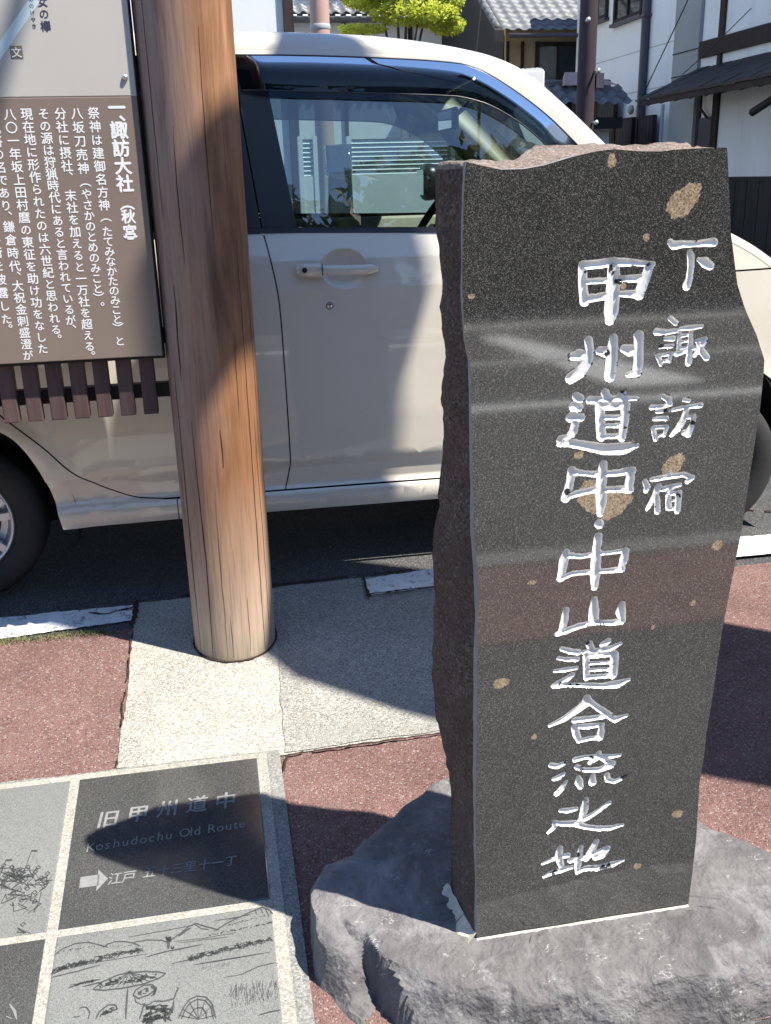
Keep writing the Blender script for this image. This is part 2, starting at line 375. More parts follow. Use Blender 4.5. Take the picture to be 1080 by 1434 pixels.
M['pinkpole'] = simple('brown_pink_steel_pole', (0.46, 0.30, 0.245), 0.55, var=0.08, scale=3.0)
M['panel_white'] = simple('panel_cream', (0.50, 0.475, 0.43), 0.33, var=0.03, scale=2.0, spec=0.5)
M['panel_brown'] = simple('panel_taupe', (0.225, 0.175, 0.142), 0.33, var=0.04, scale=2.0, spec=0.5)
M['ink_white'] = simple('white_print', (0.80, 0.80, 0.78), 0.4, var=0.02)
M['ink_black'] = simple('dark_print', (0.05, 0.05, 0.09), 0.4, var=0.02)
M['ink_blue'] = simple('pale_blue_print', (0.62, 0.74, 0.77), 0.4, var=0.02)
M['ink_taupe'] = simple('taupe_print', (0.20, 0.17, 0.13), 0.4, var=0.02)
M['steel'] = simple('bolt_steel', (0.62, 0.62, 0.62), 0.3, 0.7, var=0.05)
M['moss'] = simple('moss_grass', (0.17, 0.17, 0.07), 0.9, var=0.4, scale=40)
M['wire'] = simple('cable_black', (0.02, 0.02, 0.022), 0.6, var=0.05)
def leaf_mat(name, a, b_, trans=0.35):
    m, nt, b = mat(name); v = coords(nt)
    c = ramp(nt, noi(nt, v, 7, 4), [(0.3, a), (0.7, b_)]); setc(nt, b, c)
    b.inputs['Roughness'].default_value = 0.55
    tl = N(nt, 'BsdfTranslucent'); nt.links.new(c, tl.inputs['Color'])
    mx = N(nt, 'MixShader'); mx.inputs[0].default_value = trans
    nt.links.new(b.outputs[0], mx.inputs[1]); nt.links.new(tl.outputs[0], mx.inputs[2])
    nt.links.new(mx.outputs[0], nt.nodes['Material Output'].inputs['Surface']); return m
M['leaf_bright'] = leaf_mat('maple_leaf', (0.42, 0.49, 0.05), (0.68, 0.72, 0.14), 0.5)
M['leaf_dark'] = leaf_mat('evergreen_leaf', (0.03, 0.055, 0.02), (0.07, 0.10, 0.03), 0.25)
M['bark'] = simple('bark', (0.11, 0.085, 0.06), 0.9, var=0.2, scale=14, bmp=0.5)

# ------------------------------------------------------------------ ground: pavement falls away from the kerb line towards the viewer
YE, SL, YB = 2.78, 0.121, -1.32
def G(y): return SL*(max(y, YB)-YE) if y < YE else 0.0
def ground_sheet(name, mat_, poly, lift, kind='structure', step=None, parent=None, thick=None):
    'a thin layer of paving that follows the fall of the ground'
    bm = bmesh.new()
    vs = [bm.verts.new((x, y, 0)) for x, y in poly]; bm.faces.new(vs)
    for yy in (YE, YB):
        bmesh.ops.bisect_plane(bm, geom=bm.verts[:]+bm.edges[:]+bm.faces[:], plane_co=(0, yy, 0), plane_no=(0, 1, 0))
    for v in bm.verts: v.co.z = G(v.co.y) + lift
    bmesh.ops.recalc_face_normals(bm, faces=bm.faces[:])
    for f in bm.faces:
        if f.normal.z < 0: f.normal_flip()
    me = bpy.data.meshes.new(name); bm.to_mesh(me); bm.free(); me.materials.append(mat_)
    o = link(bpy.data.objects.new(name, me), parent)
    if kind: o['kind'] = kind
    return o
def ragged(pts, amp, step=0.03, keep=()):
    'a closed outline with a broken, uneven edge'
    out = []
    for i in range(len(pts)):
        a = Vector(pts[i]); b = Vector(pts[(i+1) % len(pts)]); L = (b-a).length; n = max(1, int(L/step)) if i not in keep else 1
        nrm = Vector((-(b-a).y, (b-a).x)).normalized() if L > 0 else Vector((0, 0))
        for k in range(n):
            p = a.lerp(b, k/n)
            if k: p = p + nrm*(noise.noise(Vector((p.x*9, p.y*9, i)))*amp*1.6 + random.uniform(-amp, amp)*0.6)
            out.append((p.x, p.y))
    return out
rows = [(-160, G(-160)), (YB, G(YB)), (YE, 0.0), (6, 0.0), (160, 0.0)]
gv = [(x, y, z) for y, z in rows for x in (-160, 160)]
tag(mobj('road', gv, [(2*i, 2*i+1, 2*i+3, 2*i+2) for i in range(4)], M['asphalt']), kind='structure')
ground_sheet('red_pavement', M['red_asphalt'], [(-14, -1.25), (14, -1.25), (14, -0.32), (-14, -0.32)], 0.004)
red = [(-14, 1.14), (14, 1.14), (14, 2.60), (1.25, 2.60), (-0.29, 2.585), (-14, 2.585)]
ground_sheet('red_pavement', M['red_asphalt'], ragged(red, 0.005, 0.03, keep=(0, 1, 3, 5)), 0.004)
apron = [(-0.296, 1.985), (0.08, 1.96), (0.47, 1.972), (1.18, 1.98), (1.20, 2.742), (0.62, 2.748), (0.10, 2.73), (-0.283, 2.716)]
ground_sheet('concrete_apron', M['concrete'], ragged(apron, 0.003, 0.015), 0.008)
M['concrete_grey'] = aggregate('grey_concrete', (0.45, 0.43, 0.385), (0.62, 0.595, 0.54), (0.22, 0.21, 0.185), 300, 0.25, bs=0.7, large=2.4, lv=0.2, stain=(0.30, 0.285, 0.25))
apron2 = [(0.088, 1.966), (0.47, 1.978), (1.175, 1.985), (1.195, 2.738), (0.62, 2.744), (0.13, 2.727), (0.108, 2.40)]
ground_sheet('concrete_apron', M['concrete_grey'], ragged(apron2, 0.004, 0.025), 0.0105)
ground_sheet('kerb_strip', M['slab'], [(-14, -1.42), (14, -1.42), (14, -1.26), (-14, -1.26)], 0.012)
pl = [(-14, 2.600), (-3, 2.598), (-0.7, 2.594), (-0.45, 2.612), (-0.288, 2.628), (-0.292, 2.712), (-0.5, 2.712), (-3, 2.705), (-14, 2.70)]
ground_sheet('road_marking', M['paint'], ragged(pl, 0.0035, 0.012, keep=(0, 7, 8)), 0.0065)
pr = [(0.398, 2.628), (0.62, 2.640), (1.2, 2.640), (14, 2.640), (14, 2.775), (1.2, 2.765), (0.62, 2.745), (0.402, 2.722)]
ground_sheet('road_marking', M['paint'], ragged(pr, 0.0035, 0.012, keep=(2, 3)), 0.0130)
ground_sheet('road_marking', M['paint'], [(2.85, -7.6), (3.15, -7.6), (4.05, -4.75), (3.25, -4.75)], 0.004)
for (y0, y1) in ((-4.38, -4.22), (-8.4, -8.22), (-6.1, -6.0)):
    ground_sheet('road_marking', M['paint'], [(-30, y0), (30, y0), (30, y1), (-30, y1)], 0.004)
# broken dark joint where the apron meets the road
jt = MB()
def crackline(pts, wd, lift, gap=-0.12):
    for i in range(len(pts)-1):
        a = Vector(pts[i]); b = Vector(pts[i+1]); n = max(1, int((b-a).length/0.012))
        for k in range(n):
            p = a.lerp(b, k/n); q = a.lerp(b, (k+1)/n)
            if noise.noise(Vector((p.x*13, p.y*13, 8.0))) < gap: continue
            def off(t): return noise.noise(Vector((t.x*25, t.y*25, 3.1)))*0.006
            d = Vector((-(b-a).y, (b-a).x)).normalized()
            w0 = wd*(0.5+abs(noise.noise(Vector((p.x*40, p.y*40, 0))))*1.6); w1 = wd*(0.5+abs(noise.noise(Vector((q.x*40, q.y*40, 0))))*1.6)
            A = p+d*(off(p)-w0); B = q+d*(off(q)-w1); Cq = q+d*(off(q)+w1); D = p+d*(off(p)+w0)
            jt.quad(*[(t.x, t.y, G(t.y)+lift) for t in (A, B, Cq, D)])
crackline([(-0.288, 2.722), (0.1, 2.738), (0.62, 2.755), (1.2, 2.75)], 0.007, 0.0125)
crackline([(-0.29, 2.60), (-0.286, 2.72)], 0.008, 0.0105, -1)
crackline([(-0.297, 1.99), (-0.288, 2.55)], 0.0022, 0.0125)
crackline([(-0.42, 2.688), (-0.36, 2.672), (-0.29, 2.70)], 0.004, 0.0085)
crackline([(0.398, 2.60), (0.40, 2.735)], 0.006, 0.0205)
crackline([(0.40, 2.62), (0.62, 2.625), (1.3, 2.63)], 0.004, 0.0205)
crackline([(0.078, 1.90), (0.095, 1.955), (0.47, 1.965)], 0.0025, 0.0125)
crackline([(1.58, 3.45), (1.75, 3.10), (2.1, 2.9), (2.6, 2.86)], 0.010, 0.004)
tag(jt.build('pavement_crack', M['crack']), kind='structure')
# moss and dry grass along the white line
ms = MB()
for i in range(2600):
    x = random.uniform(-1.2, -0.34); y = 2.582 + random.gauss(0, 0.011) + (x+0.3)*0.006
    if noise.noise(Vector((x*7, y*20, 1))) < -0.12: continue
    h = random.uniform(0.003, 0.011); a = random.uniform(0, PI); dx, dy = math.cos(a)*0.0016, math.sin(a)*0.0016
    z = G(y)+0.004; lx, ly = random.gauss(0, 0.004), random.gauss(0, 0.004)
    ms.add([(x-dx, y-dy, z), (x+dx, y+dy, z), (x+lx, y+ly, z+h)], [(0, 1, 2)])
tag(ms.build('moss', M['moss']), kind='stuff')
# loose grit on the red asphalt
gr = MB()
for i in range(900):
    x = random.uniform(-1.0, 1.6); y = random.uniform(1.15, 2.5)
    if -0.40 < x < 0.08 and y < 1.99: continue
    if -0.29 < x < 1.18 and 1.98 < y < 2.72 and random.random() < 0.8: continue
    s = random.uniform(0.0012, 0.0032); z = G(y)+0.005
    gr.add([(x-s, y, z), (x, y-s*0.8, z), (x+s, y, z), (x, y+s*0.9, z), (x, y, z+s*0.9)], [(0,1,4),(1,2,4),(2,3,4),(3,0,4)])
tag(gr.build('grit', M['slab']), kind='stuff')

# outlines measured on the stone face (metres)
STROKES = [[(0.64,1.085,0.0044),(0.646,1.08,0.0065),(0.655,1.081,0.0055),(0.681,1.081,0.0044),(0.706,1.082,0.0065)],[(0.672,1.069,0.0055),(0.674,1.05,0.0055),(0.673,1.034,0.0055),(0.67,1.023,0.0065)],[(0.685,1.059,0.0033),(0.695,1.055,0.0076),(0.703,1.05,0.0065)],[(0.513,1.058,0.0065),(0.514,1.031,0.0065),(0.518,1.009,0.0076)],[(0.513,1.058,0.0065),(0.537,1.059,0.0065),(0.557,1.061,0.0065),(0.585,1.059,0.0055),(0.617,1.056,0.0033)],[(0.612,1.054,0.0065),(0.606,1.036,0.0076),(0.598,1.014,0.0076)],[(0.518,1.036,0.0044),(0.551,1.036,0.0044),(0.568,1.037,0.0055),(0.602,1.037,0.0055)],[(0.518,1.012,0.0065),(0.549,1.015,0.0055),(0.57,1.017,0.0044),(0.598,1.015,0.0065)],[(0.558,1.059,0.0087),(0.559,1.036,0.0098),(0.559,1.012,0.0109),(0.558,0.993,0.0109),(0.557,0.981,0.0076)],[(0.526,0.954,0.0065),(0.529,0.939,0.0065),(0.526,0.924,0.0076),(0.516,0.909,0.0087),(0.502,0.901,0.0087)],[(0.502,0.932,0.0055),(0.513,0.934,0.0087),(0.522,0.934,0.0065)],[(0.564,0.955,0.0065),(0.563,0.94,0.0087),(0.562,0.917,0.0087),(0.561,0.9,0.0087)],[(0.544,0.938,0.0065),(0.553,0.936,0.0087),(0.561,0.937,0.0065)],[(0.602,0.957,0.0076),(0.603,0.937,0.0076),(0.604,0.915,0.0076),(0.601,0.904,0.0065)],[(0.589,0.901,0.0044),(0.603,0.903,0.0065)],[(0.581,0.939,0.0065),(0.59,0.936,0.0087),(0.598,0.935,0.0055)],[(0.649,0.979,0.0044),(0.657,0.972,0.0044)],[(0.629,0.961,0.0055),(0.644,0.959,0.0044),(0.66,0.961,0.0033)],[(0.665,0.963,0.0033),(0.68,0.964,0.0044),(0.698,0.965,0.0033)],[(0.641,0.95,0.0033),(0.655,0.95,0.0044)],[(0.636,0.939,0.0033),(0.655,0.939,0.0033)],[(0.634,0.925,0.0044),(0.639,0.913,0.0033)],[(0.634,0.926,0.0022),(0.654,0.928,0.0033)],[(0.654,0.927,0.0033),(0.652,0.917,0.0033)],[(0.639,0.917,0.0022),(0.652,0.918,0.0033)],[(0.665,0.956,0.0033),(0.665,0.941,0.0033),(0.665,0.929,0.0033)],[(0.682,0.957,0.0033),(0.683,0.936,0.0044),(0.682,0.913,0.0055)],[(0.665,0.953,0.0033),(0.681,0.954,0.0022)],[(0.666,0.944,0.0022),(0.682,0.945,0.0022)],[(0.667,0.935,0.0022),(0.683,0.936,0.0022)],[(0.662,0.927,0.0044),(0.675,0.93,0.0033),(0.69,0.935,0.0033)],[(0.692,0.944,0.0033),(0.705,0.946,0.0044),(0.7,0.935,0.0044),(0.691,0.923,0.0033)],[(0.695,0.94,0.0033),(0.702,0.928,0.0055),(0.71,0.919,0.0055)],[(0.511,0.874,0.0065),(0.516,0.87,0.0076)],[(0.508,0.859,0.0076),(0.516,0.857,0.0065)],[(0.504,0.843,0.0076),(0.52,0.842,0.0065)],[(0.511,0.832,0.0065),(0.509,0.822,0.0065),(0.502,0.812,0.0065),(0.491,0.81,0.0076)],[(0.487,0.803,0.0033),(0.504,0.805,0.0065),(0.529,0.799,0.0076),(0.559,0.791,0.0087),(0.588,0.79,0.0098),(0.608,0.794,0.0055)],[(0.555,0.877,0.0065),(0.558,0.87,0.0076)],[(0.582,0.874,0.0055),(0.576,0.867,0.0065)],[(0.533,0.867,0.0065),(0.552,0.866,0.0055),(0.573,0.866,0.0055),(0.605,0.865,0.0033)],[(0.548,0.858,0.0076),(0.55,0.834,0.0076),(0.553,0.811,0.0076)],[(0.588,0.856,0.0076),(0.588,0.832,0.0065),(0.585,0.807,0.0065)],[(0.552,0.856,0.0065),(0.587,0.855,0.0055)],[(0.553,0.84,0.0044),(0.585,0.838,0.0044)],[(0.554,0.827,0.0033),(0.586,0.826,0.0044)],[(0.552,0.811,0.0044),(0.584,0.81,0.0044)],[(0.565,0.865,0.0055),(0.566,0.855,0.0055)],[(0.647,0.865,0.0044),(0.655,0.86,0.0055),(0.656,0.854,0.0044)],[(0.629,0.85,0.0044),(0.647,0.85,0.0033),(0.659,0.853,0.0033)],[(0.638,0.843,0.0033),(0.655,0.843,0.0033)],[(0.634,0.832,0.0033),(0.653,0.832,0.0044)],[(0.633,0.819,0.0033),(0.639,0.801,0.0044)],[(0.634,0.819,0.0033),(0.656,0.819,0.0033)],[(0.656,0.819,0.0033),(0.652,0.806,0.0033)],[(0.639,0.805,0.0022),(0.653,0.807,0.0022)],[(0.68,0.858,0.0033),(0.687,0.856,0.0033)],[(0.663,0.844,0.0033),(0.685,0.847,0.0033),(0.707,0.848,0.0044)],[(0.685,0.845,0.0044),(0.682,0.83,0.0055),(0.674,0.815,0.0055),(0.664,0.805,0.0033)],[(0.689,0.831,0.0033),(0.697,0.832,0.0044),(0.696,0.819,0.0044),(0.69,0.806,0.0065),(0.684,0.808,0.0044)],[(0.638,0.738,0.0044),(0.66,0.74,0.0044),(0.688,0.742,0.0044),(0.703,0.736,0.0044),(0.696,0.73,0.0044)],[(0.665,0.746,0.0044),(0.667,0.741,0.0033)],[(0.626,0.736,0.0044),(0.631,0.727,0.0055),(0.629,0.721,0.0044)],[(0.649,0.726,0.0055),(0.644,0.71,0.0055),(0.633,0.691,0.0033)],[(0.648,0.709,0.0044),(0.65,0.686,0.0055)],[(0.656,0.721,0.0044),(0.671,0.724,0.0044),(0.684,0.726,0.0033)],[(0.671,0.724,0.0044),(0.668,0.715,0.0044)],[(0.665,0.715,0.0044),(0.668,0.691,0.0055)],[(0.683,0.713,0.0054),(0.683,0.684,0.0054)],[(0.667,0.713,0.0033),(0.683,0.713,0.0044)],[(0.668,0.701,0.0022),(0.682,0.701,0.0022)],[(0.669,0.688,0.0033),(0.683,0.688,0.0033)],[(0.509,0.763,0.0065),(0.507,0.743,0.0065),(0.501,0.72,0.0076)],[(0.51,0.76,0.0065),(0.531,0.756,0.0044),(0.552,0.753,0.0055),(0.582,0.753,0.0055),(0.605,0.755,0.0065)],[(0.603,0.755,0.0065),(0.602,0.74,0.0076),(0.6,0.726,0.0076)],[(0.499,0.719,0.0044),(0.516,0.725,0.0055),(0.54,0.729,0.0055),(0.562,0.728,0.0054),(0.584,0.727,0.0055),(0.603,0.725,0.0065)],[(0.558,0.768,0.0065),(0.557,0.752,0.0087),(0.556,0.731,0.0087),(0.558,0.709,0.0087),(0.557,0.69,0.0055)],[(0.556,0.674,0.0076),(0.557,0.673,0.0076)],[(0.506,0.633,0.0055),(0.502,0.619,0.0076),(0.5,0.602,0.0065),(0.497,0.589,0.0055)],[(0.504,0.628,0.0055),(0.53,0.623,0.0044),(0.551,0.625,0.0044),(0.577,0.625,0.0033),(0.604,0.626,0.0044)],[(0.602,0.627,0.0055),(0.6,0.612,0.0076),(0.596,0.596,0.0055)],[(0.497,0.588,0.0044),(0.516,0.596,0.0044),(0.546,0.596,0.0044),(0.574,0.595,0.0044),(0.598,0.595,0.0055)],[(0.556,0.654,0.0065),(0.555,0.636,0.0076),(0.554,0.614,0.0087),(0.554,0.592,0.0087),(0.554,0.569,0.0055)],[(0.509,0.535,0.0055),(0.507,0.518,0.0065),(0.503,0.5,0.0055)],[(0.496,0.495,0.0044),(0.511,0.499,0.0055),(0.53,0.505,0.0055),(0.557,0.508,0.0044),(0.583,0.505,0.0055),(0.603,0.505,0.0055)],[(0.555,0.548,0.0055),(0.555,0.531,0.0087),(0.555,0.513,0.0087)],[(0.602,0.535,0.0055),(0.6,0.522,0.0087),(0.604,0.507,0.0055)],[(0.505,0.468,0.0044),(0.519,0.462,0.0055),(0.532,0.459,0.0055)],[(0.499,0.452,0.0033),(0.515,0.448,0.0044),(0.531,0.447,0.0044)],[(0.494,0.43,0.0033),(0.514,0.43,0.0044),(0.531,0.431,0.0033)],[(0.524,0.42,0.0044),(0.514,0.412,0.0055),(0.498,0.406,0.0055)],[(0.493,0.403,0.0044),(0.517,0.402,0.0044),(0.546,0.398,0.0044),(0.576,0.393,0.0055),(0.603,0.393,0.0076),(0.621,0.399,0.0033)],[(0.55,0.471,0.0065),(0.555,0.462,0.0055)],[(0.581,0.473,0.0055),(0.573,0.467,0.0055)],[(0.541,0.458,0.0044),(0.564,0.457,0.0055),(0.586,0.459,0.0055),(0.603,0.466,0.0033)],[(0.546,0.449,0.0065),(0.547,0.429,0.0055),(0.548,0.411,0.0055)],[(0.594,0.447,0.0076),(0.594,0.428,0.0076),(0.593,0.411,0.0076)],[(0.546,0.45,0.0044),(0.593,0.448,0.0044)],[(0.547,0.437,0.0033),(0.592,0.434,0.0033)],[(0.547,0.425,0.0033),(0.592,0.422,0.0033)],[(0.548,0.412,0.0044),(0.593,0.41,0.0044)],[(0.566,0.458,0.0044),(0.566,0.449,0.0055)],[(0.551,0.374,0.0065),(0.548,0.363,0.0076),(0.53,0.351,0.0065),(0.511,0.339,0.0055),(0.489,0.331,0.0033)],[(0.552,0.37,0.0065),(0.564,0.359,0.0055),(0.585,0.341,0.0065),(0.602,0.327,0.0065),(0.621,0.332,0.0033)],[(0.531,0.335,0.0055),(0.554,0.335,0.0055),(0.581,0.335,0.0044)],[(0.532,0.322,0.0065),(0.535,0.308,0.0065),(0.541,0.296,0.0055)],[(0.532,0.323,0.0044),(0.554,0.321,0.0055),(0.58,0.32,0.0044)],[(0.579,0.319,0.0044),(0.578,0.305,0.0065),(0.576,0.296,0.0065)],[(0.54,0.295,0.0044),(0.558,0.297,0.0044),(0.579,0.297,0.0044)],[(0.494,0.255,0.0055),(0.505,0.251,0.0055),(0.517,0.256,0.0044)],[(0.5,0.227,0.0044),(0.509,0.23,0.0055),(0.517,0.235,0.0033)],[(0.521,0.219,0.0033),(0.514,0.207,0.0055),(0.506,0.198,0.0055)],[(0.536,0.26,0.0055),(0.553,0.262,0.0044),(0.571,0.26,0.0055),(0.592,0.258,0.0044),(0.614,0.257,0.0033)],[(0.577,0.267,0.0044),(0.572,0.257,0.0055),(0.562,0.25,0.0044)],[(0.578,0.261,0.0055),(0.593,0.248,0.0055),(0.602,0.243,0.0055)],[(0.539,0.245,0.0055),(0.554,0.237,0.0044),(0.579,0.234,0.0055),(0.599,0.239,0.0065)],[(0.543,0.224,0.0044),(0.544,0.214,0.0076),(0.547,0.205,0.0055)],[(0.568,0.224,0.0044),(0.568,0.211,0.0076)],[(0.593,0.221,0.0055),(0.595,0.212,0.0055),(0.607,0.206,0.0044),(0.618,0.21,0.0044),(0.628,0.215,0.0022)],[(0.514,0.163,0.0044),(0.527,0.161,0.0055),(0.541,0.162,0.0044)],[(0.558,0.178,0.0054),(0.556,0.16,0.0076),(0.553,0.142,0.0065),(0.548,0.134,0.0055)],[(0.6,0.165,0.0044),(0.584,0.153,0.0044),(0.565,0.142,0.0055),(0.551,0.137,0.0055)],[(0.493,0.122,0.0033),(0.503,0.13,0.0044),(0.504,0.139,0.0044)],[(0.501,0.141,0.0055),(0.518,0.136,0.0055),(0.539,0.133,0.0065),(0.559,0.123,0.0054),(0.581,0.116,0.0055),(0.605,0.113,0.0055),(0.627,0.116,0.0033)],[(0.515,0.086,0.0055),(0.513,0.069,0.0076),(0.519,0.049,0.0055)],[(0.485,0.059,0.0033),(0.502,0.065,0.0044),(0.53,0.069,0.0055)],[(0.488,0.031,0.0033),(0.503,0.037,0.0055),(0.519,0.039,0.0055),(0.539,0.043,0.0044)],[(0.554,0.082,0.0044),(0.551,0.066,0.0055),(0.549,0.047,0.0065),(0.549,0.029,0.0044)],[(0.535,0.057,0.0055),(0.555,0.057,0.0044),(0.574,0.062,0.0055),(0.602,0.072,0.0055)],[(0.581,0.089,0.0055),(0.573,0.07,0.0076),(0.564,0.055,0.0055)],[(0.602,0.071,0.0055),(0.593,0.056,0.0055),(0.581,0.055,0.0055)],[(0.549,0.03,0.0044),(0.563,0.036,0.0055),(0.587,0.033,0.0065),(0.614,0.036,0.0065),(0.634,0.041,0.0022)]]
FL=[(0.346, 1.198), (0.343, 1.159), (0.342, 1.119), (0.341, 1.038), (0.344, 0.97), (0.352, 0.934), (0.354, 0.883), (0.356, 0.798), (0.359, 0.674), (0.366, 0.615), (0.367, 0.571), (0.366, 0.341), (0.365, 0.191), (0.368, 0.019), (0.369, -0.077)]
BL=[(0.341, 1.209), (0.336, 1.187), (0.335, 1.158), (0.339, 1.115), (0.342, 1.088), (0.343, 1.027), (0.343, 0.968), (0.344, 0.939), (0.336, 0.861), (0.338, 0.817), (0.336, 0.769), (0.328, 0.728), (0.328, 0.688), (0.323, 0.648), (0.321, 0.574), (0.324, 0.527), (0.321, 0.431), (0.321, 0.342), (0.326, 0.295), (0.345, 0.208), (0.356, 0.185), (0.356, 0.057), (0.356, -0.06), (0.353, -0.128)]
FR=[(0.714, 1.206), (0.723, 1.148), (0.731, 1.093), (0.748, 1.022), (0.764, 0.986), (0.786, 0.948), (0.803, 0.91), (0.804, 0.891), (0.804, 0.828), (0.799, 0.738), (0.795, 0.649), (0.788, 0.575), (0.778, 0.467), (0.773, 0.352), (0.768, 0.281), (0.768, 0.239), (0.764, 0.178), (0.768, 0.063), (0.767, -0.012), (0.765, -0.081)]
TF=[(0.345, 1.198), (0.365, 1.193), (0.393, 1.187), (0.425, 1.187), (0.453, 1.191), (0.493, 1.201), (0.526, 1.207), (0.55, 1.209), (0.584, 1.206), (0.617, 1.205), (0.642, 1.207), (0.68, 1.208), (0.712, 1.208)]
TB=[(0.341, 1.209), (0.366, 1.213), (0.387, 1.218), (0.413, 1.22), (0.447, 1.221), (0.513, 1.218), (0.569, 1.217), (0.668, 1.217), (0.764, 1.217)]
INCL=[(0.548, 1.193, 0.006, 0.0095, 0), (0.656, 1.139, 0.0286, 0.0173, -42), (0.519, 0.785, 0.0077, 0.0058, -20), (0.67, 0.757, 0.0216, 0.0139, -50), (0.755, 0.62, 0.0091, 0.0082, -30), (0.405, 0.419, 0.0132, 0.0088, -10), (0.728, 0.122, 0.0104, 0.0082, 0), (0.452, 0.587, 0.0066, 0.0035, 0), (0.574, 1.027, 0.0044, 0.0046, 0), (0.354, 1.023, 0.005, 0.0032, 0), (0.604, 1.092, 0.005, 0.0053, 0), (0.66, 0.024, 0.007, 0.0059, 0), (0.55, 0.706, 0.033, 0.0162, 35), (0.578, 0.705, 0.0216, 0.0302, 60), (0.543, 0.733, 0.0198, 0.0116, 10), (0.463, 0.313, 0.0048, 0.005, 0), (0.657, 0.489, 0.0036, 0.0038, 0), (0.722, 0.524, 0.0048, 0.005, 0)]
